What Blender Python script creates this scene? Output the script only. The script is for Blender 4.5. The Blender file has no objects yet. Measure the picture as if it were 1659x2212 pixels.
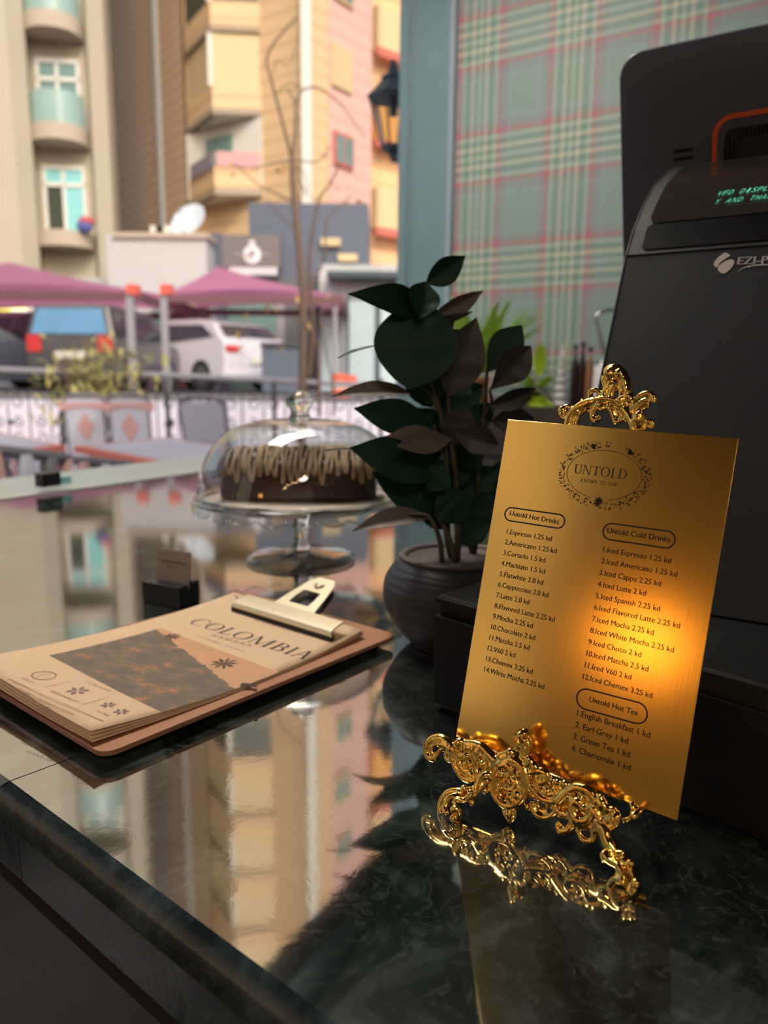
import bpy, bmesh, math, random
from mathutils import Vector, Matrix, noise
C = bpy.context.scene.collection
SC = bpy.context.scene
rnd = random.Random(7)
V = Vector
PI = math.pi

# ------------------------------------------------------------------ camera, world, sun, exposure
W, H = 1659, 2212
F = 1600.0
PITCH, ROLL = math.radians(10.0), math.radians(0.55)
CZ = 1.10                      # counter top height
EYE = V((0, 0, CZ + .275))
fwd = V((0, math.cos(PITCH), -math.sin(PITCH)))
up0 = V((0, math.sin(PITCH), math.cos(PITCH)))
rt0 = V((1, 0, 0))
rt = math.cos(ROLL) * rt0 + math.sin(ROLL) * up0
up = -math.sin(ROLL) * rt0 + math.cos(ROLL) * up0
cam = bpy.data.cameras.new('camera')
camo = bpy.data.objects.new('camera', cam)
C.objects.link(camo)
M = Matrix((rt, up, -fwd)).transposed().to_4x4()
M.translation = EYE
camo.matrix_world = M
cam.sensor_fit = 'VERTICAL'
cam.sensor_height = 36.0
cam.sensor_width = 27.0
cam.lens = F / H * 36.0
cam.clip_start = .02
cam.clip_end = 400
cam.dof.use_dof = True
cam.dof.focus_distance = .50
cam.dof.aperture_fstop = 5.6
SC.camera = camo
SC.view_settings.view_transform = 'Standard'
SC.view_settings.look = 'None'
SC.view_settings.gamma = 1
SC.view_settings.use_curve_mapping = False
SC.view_settings.exposure = 0.12
try:
    SC.cycles.use_denoising = True
    SC.cycles.max_bounces = 10
    SC.cycles.transparent_max_bounces = 24
    SC.cycles.sample_clamp_indirect = 6
    SC.cycles.caustics_refractive = False
    SC.cycles.caustics_reflective = False
    SC.cycles.blur_glossy = .6
except Exception:
    pass

SUN_EL, SUN_DIR = math.radians(36), V((.36, -.93, 0)).normalized()
wd_ = bpy.data.worlds.new('sky')
SC.world = wd_
wd_.use_nodes = True
nt = wd_.node_tree
nt.nodes.clear()
wo = nt.nodes.new('ShaderNodeOutputWorld')
wb = nt.nodes.new('ShaderNodeBackground')
sk = nt.nodes.new('ShaderNodeTexSky')
sk.sky_type = 'NISHITA'
sk.sun_disc = False
sk.sun_elevation = SUN_EL
sk.sun_rotation = math.atan2(SUN_DIR.x, SUN_DIR.y)
sk.air_density = 1.0
sk.dust_density = 6.0
sk.ozone_density = 1.0
wb.inputs['Strength'].default_value = .21
nt.links.new(sk.outputs[0], wb.inputs['Color'])
nt.links.new(wb.outputs[0], wo.inputs[0])
sun = bpy.data.lights.new('sun', 'SUN')
sun.energy = .75
sun.angle = math.radians(1.0)
sun.color = (1, .92, .82)
suno = bpy.data.objects.new('sun', sun)
C.objects.link(suno)
sd = V((SUN_DIR.x * math.cos(SUN_EL), SUN_DIR.y * math.cos(SUN_EL), math.sin(SUN_EL)))
suno.rotation_euler = sd.to_track_quat('Z', 'Y').to_euler()
suno.location = (20, -20, 30)


# ------------------------------------------------------------------ view helpers (used to find where things stand)
def ray(x, y):
    return rt * ((x - W / 2) / F) + up * ((H / 2 - y) / F) + fwd


def at(x, y, d):               # point on the ray at forward distance d
    r = ray(x, y)
    return EYE + r * (d / r.y)


def onz(x, y, z):              # point on the ray at height z
    r = ray(x, y)
    return EYE + r * ((z - EYE.z) / r.z)


def onplane(x, y, p, n):
    r = ray(x, y)
    return EYE + r * ((p - EYE).dot(n) / r.dot(n))


# ------------------------------------------------------------------ materials
def lin(c):
    return tuple((v / 12.92 if v <= .04045 else ((v + .055) / 1.055) ** 2.4) for v in c)


def rgb(r, g, b):
    return lin((r / 255, g / 255, b / 255)) + (1,)


def nd(nt, t, **k):
    n = nt.nodes.new(t)
    for a, b in k.items():
        setattr(n, a, b)
    return n


def mat(name, col, rough=.5, metal=0, var=.12, scale=8, bump=0, bscale=40, ior=None, emit=0, coat=0, stretch=None, spec=None):
    m = bpy.data.materials.new(name)
    m.use_nodes = True
    t = m.node_tree
    b = t.nodes['Principled BSDF']
    b.inputs['Roughness'].default_value = rough
    b.inputs['Metallic'].default_value = metal
    if ior:
        b.inputs['IOR'].default_value = ior
    if spec is not None:
        b.inputs['Specular IOR Level'].default_value = spec
    if coat:
        b.inputs['Coat Weight'].default_value = coat
        b.inputs['Coat Roughness'].default_value = .06
    tc = nd(t, 'ShaderNodeTexCoord')
    src = tc.outputs['Object']
    if stretch:
        mp = nd(t, 'ShaderNodeMapping')
        mp.inputs['Scale'].default_value = stretch
        t.links.new(src, mp.inputs[0])
        src = mp.outputs[0]
    nz = nd(t, 'ShaderNodeTexNoise')
    nz.inputs['Scale'].default_value = scale
    nz.inputs['Detail'].default_value = 4
    t.links.new(src, nz.inputs['Vector'])
    mx = nd(t, 'ShaderNodeMix', data_type='RGBA', blend_type='MIX')
    c = col
    mx.inputs[6].default_value = tuple(v * (1 - var) for v in c[:3]) + (1,)
    mx.inputs[7].default_value = tuple(min(1, v * (1 + var)) for v in c[:3]) + (1,)
    t.links.new(nz.outputs['Fac'], mx.inputs[0])
    t.links.new(mx.outputs[2], b.inputs['Base Color'])
    if bump:
        bz = nd(t, 'ShaderNodeTexNoise')
        bz.inputs['Scale'].default_value = bscale
        bz.inputs['Detail'].default_value = 3
        t.links.new(src, bz.inputs['Vector'])
        bp = nd(t, 'ShaderNodeBump')
        bp.inputs['Strength'].default_value = bump
        bp.inputs['Distance'].default_value = .002
        t.links.new(bz.outputs['Fac'], bp.inputs['Height'])
        t.links.new(bp.outputs[0], b.inputs['Normal'])
    if emit:
        b.inputs['Emission Color'].default_value = col
        b.inputs['Emission Strength'].default_value = emit
    return m


def thin_glass(name, tint=(.96, .98, .97), edge=(.75, .8, .8), ior=1.45, gain=1.0, rough=.0):
    m = bpy.data.materials.new(name)
    m.use_nodes = True
    t = m.node_tree
    t.nodes.clear()
    o = nd(t, 'ShaderNodeOutputMaterial')
    tr = nd(t, 'ShaderNodeBsdfTransparent')
    gl = nd(t, 'ShaderNodeBsdfGlossy')
    gl.inputs['Roughness'].default_value = rough
    lw = nd(t, 'ShaderNodeLayerWeight')
    lw.inputs['Blend'].default_value = .35
    mx = nd(t, 'ShaderNodeMix', data_type='RGBA', blend_type='MIX')
    mx.inputs[6].default_value = tuple(tint) + (1,)
    mx.inputs[7].default_value = tuple(edge) + (1,)
    t.links.new(lw.outputs['Facing'], mx.inputs[0])
    t.links.new(mx.outputs[2], tr.inputs[0])
    f0 = ((ior - 1) / (ior + 1)) ** 2 * 2
    lf = nd(t, 'ShaderNodeLayerWeight')
    lf.inputs['Blend'].default_value = .5
    pw = nd(t, 'ShaderNodeMath', operation='POWER')
    pw.inputs[1].default_value = 5
    t.links.new(lf.outputs['Facing'], pw.inputs[0])
    mu = nd(t, 'ShaderNodeMath', operation='MULTIPLY_ADD')
    mu.use_clamp = True
    mu.inputs[1].default_value = (1 - f0) * gain
    mu.inputs[2].default_value = f0 * gain
    t.links.new(pw.outputs[0], mu.inputs[0])
    ms = nd(t, 'ShaderNodeMixShader')
    t.links.new(mu.outputs[0], ms.inputs[0])
    t.links.new(tr.outputs[0], ms.inputs[1])
    t.links.new(gl.outputs[0], ms.inputs[2])
    t.links.new(ms.outputs[0], o.inputs[0])
    return m


def solid_glass(name, col=(.93, .98, .96, 1), rough=0.0):
    m = mat(name, col, rough, var=.01)
    b = m.node_tree.nodes['Principled BSDF']
    b.inputs['Transmission Weight'].default_value = 1
    b.inputs['IOR'].default_value = 1.48
    return m


# ------------------------------------------------------------------ mesh builder
class MB:
    def __init__(s):
        s.v = []
        s.f = []
        s.m = []
        s.mi = 0
        s.uv = None

    def add(s, vs, fs):
        o = len(s.v)
        s.v += [V(p) for p in vs]
        for f in fs:
            s.f.append([i + o for i in f])
            s.m.append(s.mi)

    def hexa(s, p):            # 8 points: bottom 0-3, top 4-7
        s.add(p, [(3, 2, 1, 0), (4, 5, 6, 7), (0, 1, 5, 4), (1, 2, 6, 5), (2, 3, 7, 6), (3, 0, 4, 7)])

    def box(s, c, sx, sy, sz, ax=None, ay=None, az=None):
        c = V(c)
        ax = ax or V((1, 0, 0))
        ay = ay or V((0, 1, 0))
        az = az or V((0, 0, 1))
        p = []
        for z in (-.5, .5):
            for x, y in ((-.5, -.5), (.5, -.5), (.5, .5), (-.5, .5)):
                p.append(c + ax * (x * sx) + ay * (y * sy) + az * (z * sz))
        s.hexa(p)

    def prism(s, poly, ext):
        n = len(poly)
        a = [V(q) for q in poly]
        b = [q + V(ext) for q in a]
        s.add(a + b, [tuple(range(n - 1, -1, -1)), tuple(range(n, 2 * n))] + [(i, (i + 1) % n, n + (i + 1) % n, n + i) for i in range(n)])

    def poly(s, pts):
        s.add(pts, [tuple(range(len(pts)))])

    def tube(s, pts, rad, n=8, caps=True, closed=False, flat=None):
        pts = [V(p) for p in pts]
        k = len(pts)
        if not hasattr(rad, '__len__'):
            rad = [rad] * k
        vs = []
        prev = None
        for i in range(k):
            if closed:
                t = pts[(i + 1) % k] - pts[i - 1]
            else:
                t = pts[min(i + 1, k - 1)] - pts[max(i - 1, 0)]
            if t.length < 1e-9:
                t = V((0, 0, 1))
            t.normalize()
            if prev is None:
                a = V((0, 0, 1)) if abs(t.z) < .9 else V((1, 0, 0))
                u = t.cross(a).normalized()
            else:
                u = prev - t * prev.dot(t)
                if u.length < 1e-6:
                    u = t.cross(V((0, 0, 1)))
                u.normalize()
            prev = u
            w = t.cross(u)
            for j in range(n):
                an = 2 * PI * j / n
                vs.append(pts[i] + (u * math.cos(an) + w * math.sin(an)) * rad[i])
        fs = []
        for i in range(k if closed else k - 1):
            for j in range(n):
                a, b = i * n + j, i * n + (j + 1) % n
                c, d = ((i + 1) % k) * n + (j + 1) % n, ((i + 1) % k) * n + j
                fs.append((a, b, c, d))
        if caps and not closed:
            fs.append(tuple(range(n - 1, -1, -1)))
            fs.append(tuple(range((k - 1) * n, k * n)))
        s.add(vs, fs)

    def lathe(s, prof, c, n=32, wob=None, closed=False):
        c = V(c)
        k = len(prof)
        vs = []
        for i, (r, z) in enumerate(prof):
            for j in range(n):
                a = 2 * PI * j / n
                rr = r * (wob(a, i) if wob else 1)
                vs.append(c + V((rr * math.cos(a), rr * math.sin(a), z)))
        fs = []
        for i in range(k if closed else k - 1):
            for j in range(n):
                a, b = i * n + j, i * n + (j + 1) % n
                i2 = (i + 1) % k
                fs.append((a, b, i2 * n + (j + 1) % n, i2 * n + j))
        if not closed:
            if prof[0][0] > 1e-6:
                fs.append(tuple(range(n - 1, -1, -1)))
            if prof[-1][0] > 1e-6:
                fs.append(tuple(range((k - 1) * n, k * n)))
        s.add(vs, fs)

    def blob(s, c, rx, ry=None, rz=None, ax=None, ay=None, az=None, n=8):
        ry = rx if ry is None else ry
        rz = rx if rz is None else rz
        ax = ax or V((1, 0, 0))
        ay = ay or V((0, 1, 0))
        az = az or V((0, 0, 1))
        c = V(c)
        vs = []
        m = max(4, n // 2)
        for i in range(m + 1):
            th = PI * i / m
            for j in range(n):
                a = 2 * PI * j / n
                vs.append(c + ax * (rx * math.sin(th) * math.cos(a)) + ay * (ry * math.sin(th) * math.sin(a)) + az * (rz * math.cos(th)))
        fs = []
        for i in range(m):
            for j in range(n):
                fs.append((i * n + j, (i + 1) * n + j, (i + 1) * n + (j + 1) % n, i * n + (j + 1) % n))
        s.add(vs, fs)

    def grid(s, fn, nu, nv):
        vs = [fn(i / nu, j / nv) for j in range(nv + 1) for i in range(nu + 1)]
        s.add(vs, [(j * (nu + 1) + i, j * (nu + 1) + i + 1, (j + 1) * (nu + 1) + i + 1, (j + 1) * (nu + 1) + i) for j in range(nv) for i in range(nu)])

    def build(s, name, mats, parent=None, origin=None, smooth=False, bevel=0, merge=False, label=None, solid=0, auto=None, subsurf=0, remesh=0):
        me = bpy.data.meshes.new(name)
        root = parent
        while root is not None and root.parent is not None:
            root = root.parent
        if parent is not None:
            o0 = V(root.location)
            loc = V((0, 0, 0))
        else:
            if origin is None:
                lo = V([min(p[i] for p in s.v) for i in range(3)])
                hi = V([max(p[i] for p in s.v) for i in range(3)])
                origin = V(((lo.x + hi.x) / 2, (lo.y + hi.y) / 2, lo.z))
            o0 = V(origin)
            loc = o0
        me.from_pydata([tuple(p - o0) for p in s.v], [], s.f)
        if not isinstance(mats, (list, tuple)):
            mats = [mats]
        for m in mats:
            me.materials.append(m)
        if len(mats) > 1:
            me.polygons.foreach_set('material_index', s.m)
        if s.uv is not None:
            l = me.uv_layers.new(name='UVMap')
            for lp in me.loops:
                l.data[lp.index].uv = s.uv[lp.vertex_index]
        if merge or bevel or remesh or smooth:
            bm = bmesh.new()
            bm.from_mesh(me)
            if merge:
                bmesh.ops.remove_doubles(bm, verts=bm.verts, dist=1e-5)
            bmesh.ops.recalc_face_normals(bm, faces=bm.faces)
            bm.to_mesh(me)
            bm.free()
        if smooth:
            me.polygons.foreach_set('use_smooth', [True] * len(me.polygons))
        me.update()
        o = bpy.data.objects.new(name, me)
        C.objects.link(o)
        o.location = loc
        if parent is not None:
            o.parent = parent
        if solid:
            md = o.modifiers.new('s', 'SOLIDIFY')
            md.thickness = solid
            md.offset = 0
        if remesh:
            md = o.modifiers.new('r', 'REMESH')
            md.mode = 'VOXEL'
            md.voxel_size = remesh
            md.use_smooth_shade = True
            md = o.modifiers.new('sm', 'SMOOTH')
            md.iterations = 2
            md.factor = .5
        if bevel:
            md = o.modifiers.new('b', 'BEVEL')
            md.width = bevel
            md.segments = 3
            md.limit_method = 'ANGLE'
            md.angle_limit = math.radians(40)
            md.harden_normals = False
        if subsurf:
            md = o.modifiers.new('ss', 'SUBSURF')
            md.levels = subsurf
            md.render_levels = subsurf
        if smooth and auto:
            md = o.modifiers.new('es', 'EDGE_SPLIT')
            md.split_angle = math.radians(auto)
        if label:
            o['label'] = label
        return o


def tag(o, label, cat, group=None, kind=None):
    o['label'] = label
    o['category'] = cat
    if group:
        o['group'] = group
    if kind:
        o['kind'] = kind
    return o


def thing(name, label, cat, loc=(0, 0, 0), group=None):
    o = bpy.data.objects.new(name, None)
    C.objects.link(o)
    o.location = loc
    o.empty_display_size = .05
    return tag(o, label, cat, group)


def struct(o):
    o['kind'] = 'structure'
    return o


def copy_tree(o, parent=None):
    c = o.copy()
    C.objects.link(c)
    c.parent = parent
    for ch in list(o.children):
        copy_tree(ch, c)
    return c


def spl(pts, n=6, closed=False):       # Catmull-Rom through points (tuples of any length)
    k = len(pts)
    out = []
    rng = range(k if closed else k - 1)
    for i in rng:
        if closed:
            p = [pts[(i - 1) % k], pts[i], pts[(i + 1) % k], pts[(i + 2) % k]]
        else:
            p = [pts[max(i - 1, 0)], pts[i], pts[i + 1], pts[min(i + 2, k - 1)]]
        for j in range(n):
            t = j / n
            out.append(tuple(.5 * ((2 * b) + (-a + c) * t + (2 * a - 5 * b + 4 * c - d) * t * t + (-a + 3 * b - 3 * c + d) * t ** 3) for a, b, c, d in zip(*p)))
    if not closed:
        out.append(tuple(pts[-1]))
    return out


# ------------------------------------------------------------------ lettering
def text_shape(s, off=0.0, res=3):     # outlines of a line of sans letters, cap height about .73
    cu = bpy.data.curves.new('t', 'FONT')
    cu.body = s
    cu.size = 1
    cu.offset = min(0, off)
    cu.resolution_u = res
    o = bpy.data.objects.new('t', cu)
    C.objects.link(o)
    dg = bpy.context.evaluated_depsgraph_get()
    dg.update()
    me = bpy.data.meshes.new_from_object(o.evaluated_get(dg))
    vs = [(v.co.x, v.co.y) for v in me.vertices]
    fs = [tuple(p.vertices) for p in me.polygons]
    bpy.data.objects.remove(o)
    bpy.data.meshes.remove(me)
    bpy.data.curves.remove(cu)
    if off > 0:                # heavier weight: a second, slightly shifted impression
        n = len(vs)
        vs = vs + [(x + off * 5, y) for x, y in vs]
        fs = fs + [tuple(i + n for i in f) for f in fs]
    return vs, fs


def arc(cx, cy, rx, ry, a0, a1, n=20):
    return [(cx + rx * math.cos(math.radians(a0 + (a1 - a0) * i / n)), cy + ry * math.sin(math.radians(a0 + (a1 - a0) * i / n))) for i in range(n + 1)]


def ring2(o, i):               # strips between two outlines with the same number of points
    return [[o[k], o[k + 1], i[k + 1], i[k]] for k in range(len(o) - 1)]


def serif(ch, tk=.15, th=.045):        # a roman capital, cap height 1: polygons and advance width
    P = []

    def R(x0, y0, x1, y1):
        P.append([(x0, y0), (x1, y0), (x1, y1), (x0, y1)])

    def stem(x, w=tk, y0=0, y1=1, sf=.1, top=True, bot=True):
        R(x, y0, x + w, y1)
        if bot:
            R(x - sf, y0, x + w + sf, y0 + th)
        if top:
            R(x - sf, y1 - th, x + w + sf, y1)

    def diag(x0, y0, x1, y1, w):
        P.append([(x0, y0), (x0 + w, y0), (x1 + w, y1), (x1, y1)])
    if ch == 'O':
        P.extend(ring2(arc(.5, .5, .5, .52, 0, 360, 32), arc(.5, .5, .5 - tk, .52 - th, 0, 360, 32)))
        return P, 1.12
    if ch == 'C':
        P.extend(ring2(arc(.5, .5, .5, .52, 42, 318, 28), arc(.53, .5, .52 - tk, .52 - th, 42, 318, 28)))
        R(.84, .68, .88, .95)
        return P, 1.02
    if ch == 'D':
        stem(.1)
        P.extend(ring2(arc(.4, .5, .5, .5, -90, 90), arc(.4, .5, .5 - tk, .5 - th, -90, 90)))
        R(.2, 0, .42, th), R(.2, 1 - th, .42, 1)
        return P, 1.05
    if ch == 'B':
        stem(.1)
        for cy, ry, rx in ((.27, .27, .36), (.76, .24, .3)):
            P.extend(ring2(arc(.38, cy, rx, ry, -90, 90), arc(.38, cy, rx - tk, ry - th, -90, 90)))
        R(.2, 0, .4, th), R(.2, .5, .4, .5 + th), R(.2, 1 - th, .4, 1)
        return P, .86
    if ch == 'R':
        stem(.1)
        P.extend(ring2(arc(.38, .75, .32, .25, -90, 90), arc(.38, .75, .32 - tk, .25 - th, -90, 90)))
        R(.2, .5, .4, .5 + th), R(.2, 1 - th, .4, 1)
        diag(.68, 0, .36, .52, tk), R(.62, 0, .94, th)
        return P, .95
    if ch == 'U':
        stem(.1, bot=False, y0=.3), stem(.72, th * 1.3, y0=.3, bot=False)
        P.extend(ring2(arc(.44, .32, .34, .34, 180, 360), arc(.47, .32, .34 - tk + .02, .34 - th, 180, 360)))
        return P, .98
    if ch == 'N':
        stem(.1, th * 1.3), stem(.78, th * 1.3, bot=False)
        diag(.72, 0, .06, 1, tk)
        return P, 1.04
    if ch == 'M':
        stem(.1, th * 1.3), stem(1.0, tk)
        diag(.54, 0, .08, 1, tk), diag(.56, 0, 1.02, 1, th * 1.3)
        return P, 1.34
    if ch == 'T':
        stem(.35, top=False)
        R(0, 1 - th, .85, 1), R(0, .78, .04, 1), R(.81, .78, .85, 1)
        return P, .92
    if ch in 'LEF':
        stem(.1)
        if ch != 'F':
            R(.2, 0, .68, th), R(.64, 0, .68, .25)
        if ch != 'L':
            R(.2, 1 - th, .64, 1), R(.6, .8, .64, 1), R(.2, .5, .5, .5 + th), R(.47, .4, .5, .63)
        return P, .78
    if ch == 'I':
        stem(.1)
        return P, .42
    if ch == 'A':
        diag(.62, 0, .34, 1, tk), diag(.04, 0, .36, 1, th * 1.3)
        R(.2, .34, .66, .34 + th), R(-.06, 0, .2, th), R(.52, 0, .9, th)
        return P, .92
    if ch == 'K':
        stem(.1)
        diag(.22, .42, .62, 1, th * 1.3), diag(.62, 0, .3, .56, tk), R(.54, 0, .88, th), R(.5, 1 - th, .8, 1)
        return P, .92
    if ch == 'W':
        diag(.3, 0, .02, 1, tk), diag(.32, 0, .6, 1, th * 1.3), diag(.76, 0, .48, 1, tk), diag(.8, 0, 1.1, 1, th * 1.3)
        R(-.06, 1 - th, .28, 1), R(.98, 1 - th, 1.24, 1)
        return P, 1.26
    return P, .45


def serif_word(s, tk=.15, th=.045, gap=.1, slant=0):
    x = 0
    out = []
    for ch in s:
        P, a = serif(ch, tk, th)
        for q in P:
            out.append([(px + x + slant * py, py) for px, py in q])
        x += a + gap
    return out, x - gap

# ------------------------------------------------------------------ the room
A = V((-.5, -.866, 0))         # along the window wall, away from the corner pillar
B = V((.8572, -.515, 0))       # along the plaid wall
Z = V((0, 0, 1))
WP = V((-.877, 1.669, 0))      # a point on the window line
PC = WP - A * 1.883            # the corner, at the pillar
CEIL = 3.4
m_floor = mat('grey_tile', rgb(96, 88, 80), .35, scale=3)
m_wall = mat('dark_green_paint', rgb(198, 184, 158), .6, scale=2)
m_ceil = mat('dark_ceiling_paint', rgb(46, 42, 40), .8, scale=2)
m_teal = mat('teal_painted_wood', rgb(122, 152, 162), .42, var=.1, scale=9, bump=.1, bscale=30)
m_tealhi = mat('pale_edge_highlight', rgb(176, 190, 208), .4, var=.05)
m_facade = mat('dark_facade', rgb(60, 72, 72), .6)


def ramp(t, stops):
    r = nd(t, 'ShaderNodeValToRGB')
    r.color_ramp.interpolation = 'LINEAR'
    e = r.color_ramp.elements
    e[0].position, e[0].color = stops[0]
    e[1].position, e[1].color = stops[-1]
    for p, c in stops[1:-1]:
        q = e.new(p)
        q.color = c
    return r


def tartan():
    m = bpy.data.materials.new('tartan_wallcovering')
    m.use_nodes = True
    t = m.node_tree
    b = t.nodes['Principled BSDF']
    b.inputs['Roughness'].default_value = .55
    uv = nd(t, 'ShaderNodeUVMap')
    sp = nd(t, 'ShaderNodeSeparateXYZ')
    t.links.new(uv.outputs[0], sp.inputs[0])
    G, G2 = rgb(140, 168, 160), rgb(118, 152, 142)
    BL, PL, CR, RD, TP = rgb(158, 178, 190), rgb(218, 230, 218), rgb(255, 240, 218), rgb(200, 104, 122), rgb(148, 150, 154)

    def stops(w1):
        L = [(0, RD)]

        def line(c, wdt, col, base):
            L.extend([(c - wdt - .008, base), (c, col), (c + wdt + .008, base)])
        L.append((.012, RD))
        L.append((.024, TP))
        L.append((.075, TP))
        line(.115, .008, BL, G)
        line(w1 - .11, .008, BL, G)
        L.append((w1 - .07, TP))
        L.append((w1 - .03, TP))
        L.append((w1 - .012, RD))
        L.append((w1 + .012, RD))
        line(w1 + .05, .012, PL, G2)
        mid = (w1 + 1) / 2
        for k in (-.078, 0, .078):
            line(mid + k, .014, PL if k == 0 else CR, G2)
        line(.955, .012, PL, G2)
        L.append((.990, RD))
        L.append((1, RD))
        return L
    outs = []
    for k, per, off, w1 in (('X', .372, .247, .54), ('Y', .424, .0, .57)):
        ad = nd(t, 'ShaderNodeMath', operation='ADD')
        ad.inputs[1].default_value = -off if k == 'X' else -2.158 + .424 * 6
        t.links.new(sp.outputs[k], ad.inputs[0])
        dv = nd(t, 'ShaderNodeMath', operation='DIVIDE')
        dv.inputs[1].default_value = per
        t.links.new(ad.outputs[0], dv.inputs[0])
        fr = nd(t, 'ShaderNodeMath', operation='FRACT')
        t.links.new(dv.outputs[0], fr.inputs[0])
        if k == 'Y':
            iv = nd(t, 'ShaderNodeMath', operation='SUBTRACT')
            iv.inputs[0].default_value = 1
            t.links.new(fr.outputs[0], iv.inputs[1])
            fr = iv
        r = ramp(t, stops(w1))
        t.links.new(fr.outputs[0], r.inputs[0])
        outs.append(r)
    mx = nd(t, 'ShaderNodeMix', data_type='RGBA', blend_type='MIX')
    mx.inputs[0].default_value = .5
    t.links.new(outs[0].outputs[0], mx.inputs[6])
    t.links.new(outs[1].outputs[0], mx.inputs[7])
    t.links.new(mx.outputs[2], b.inputs['Base Color'])
    return m


def wallbox(name, a0, a1, b0, b1, z0, z1, m):
    q = MB()
    c = PC + A * ((a0 + a1) / 2) + B * ((b0 + b1) / 2) + Z * ((z0 + z1) / 2)
    q.box(c, a1 - a0, b1 - b0, z1 - z0, A, B)
    return struct(q.build(name, m))


PL0 = V((.22, 3.22, 0))        # a point on the plaid wall, origin of its pattern
q = MB()
q.box(PL0 + B * 2.2 + V((.515, .8572, 0)) * .06 + Z * 1.7, 4.8, .12, 3.4, B, V((.515, .8572, 0)))
q.uv = [((p - PL0).dot(B), p.z) for p in q.v]
struct(q.build('wall_right', tartan()))
wallbox('floor', -.3, 6.6, -.1, 4.7, -.1, 0, m_floor)
wallbox('ceiling', -.3, 6.6, -.1, 4.7, CEIL, CEIL + .1, m_ceil)
wallbox('wall_back', 6.5, 6.6, -.1, 4.7, 0, CEIL, m_wall)
wallbox('wall_far', -.3, 6.6, 4.5, 4.6, 0, CEIL, m_wall)
wallbox('wall_left', -.3, 6.6, -.1, .02, 3.15, 4.2, m_facade)
wallbox('wall_near', 5.08, 6.6, -.1, .02, 0, 3.2, m_wall)
wallbox('baseboard_left', .1, 5.08, -.06, .02, 0, CZ - .12, m_facade)
# corner pillar, its edge highlights painted as pale strips
pl = at(862, 600, 3.30)
pl.z = 0
q = MB()
wA, wB = .085, .245
c0 = pl + B * (wB / 2) - A * (wA / 2)
q.box(c0 + Z * 1.7, wA, wB, 3.4, A, B)
q.mi = 1
q.box(pl + B * .047 + A * .004 + Z * 1.7, .008, .006, 3.4, A, B)
q.box(pl + B * (wB - .012) + A * .004 + Z * 1.7, .010, .016, 3.4, A, B)
q.mi = 0
q.box(pl + B * .02 + A * .008 + Z * 1.7, .016, .045, 3.4, A, B)
q.box(pl + B * (wB + .012) - A * .05 + Z * 1.7, .05, .03, 3.4, A, B)
struct(q.build('pillar_corner', [m_teal, m_tealhi], bevel=.002))

# window: bottom channel, glass clamp, mullions, panes
m_chan = mat('pale_channel', rgb(205, 216, 210), .35, var=.04)
m_clamp = mat('black_metal', rgb(34, 30, 34), .35, var=.05)
m_sticker = mat('pale_cyan_plastic', rgb(165, 222, 228), .4, var=.03)
m_pane = thin_glass('window_glass', (.97, .985, .98), (.9, .94, .94), 1.35)
win = bpy.data.objects.new('window_1', None)
C.objects.link(win)
win.location = WP + Z * CZ
struct(win)
OUT = V((-.866, .5, 0))        # out of the window
q = MB()
q.box(WP + A * .7 + OUT * .022 + Z * (CZ - .001), 5.0, .05, .008, A, OUT)
q.box(WP + A * .7 + OUT * .19 + Z * (CZ - .06), 5.0, .30, .12, A, OUT)
q.build('window_sill', m_chan, win)
q = MB()
q.box(WP + A * .7 + OUT * .03 + Z * 3.12, 5.0, .07, .08, A, OUT)
for a in (1.5, 3.17):
    q.box(WP + A * a + OUT * .03 + Z * (CZ + 1.0), .06, .07, 2.1, A, OUT)
q.build('window_frame', m_clamp, win)
for a0, a1 in ((-1.76, 1.47), (1.53, 3.14)):
    q = MB()
    q.poly([WP + A * a0 + OUT * .03 + Z * (CZ + .003), WP + A * a1 + OUT * .03 + Z * (CZ + .003), WP + A * a1 + OUT * .03 + Z * 3.09, WP + A * a0 + OUT * .03 + Z * 3.09])
    q.build('pane', m_pane, win)
q = MB()
c = onz(167, 1058, CZ + .014)
c = WP + A * (c - WP).dot(A)
q.box(c + OUT * .018 + Z * (CZ + .031), .052, .03, .034, A, OUT)
q.build('glass_clamp', m_clamp, win, bevel=.002)
q = MB()
q.box(c - A * .045 + OUT * .018 + Z * (CZ + .024), .034, .012, .02, A, OUT)
q.build('clamp_pad', m_sticker, win)

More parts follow.
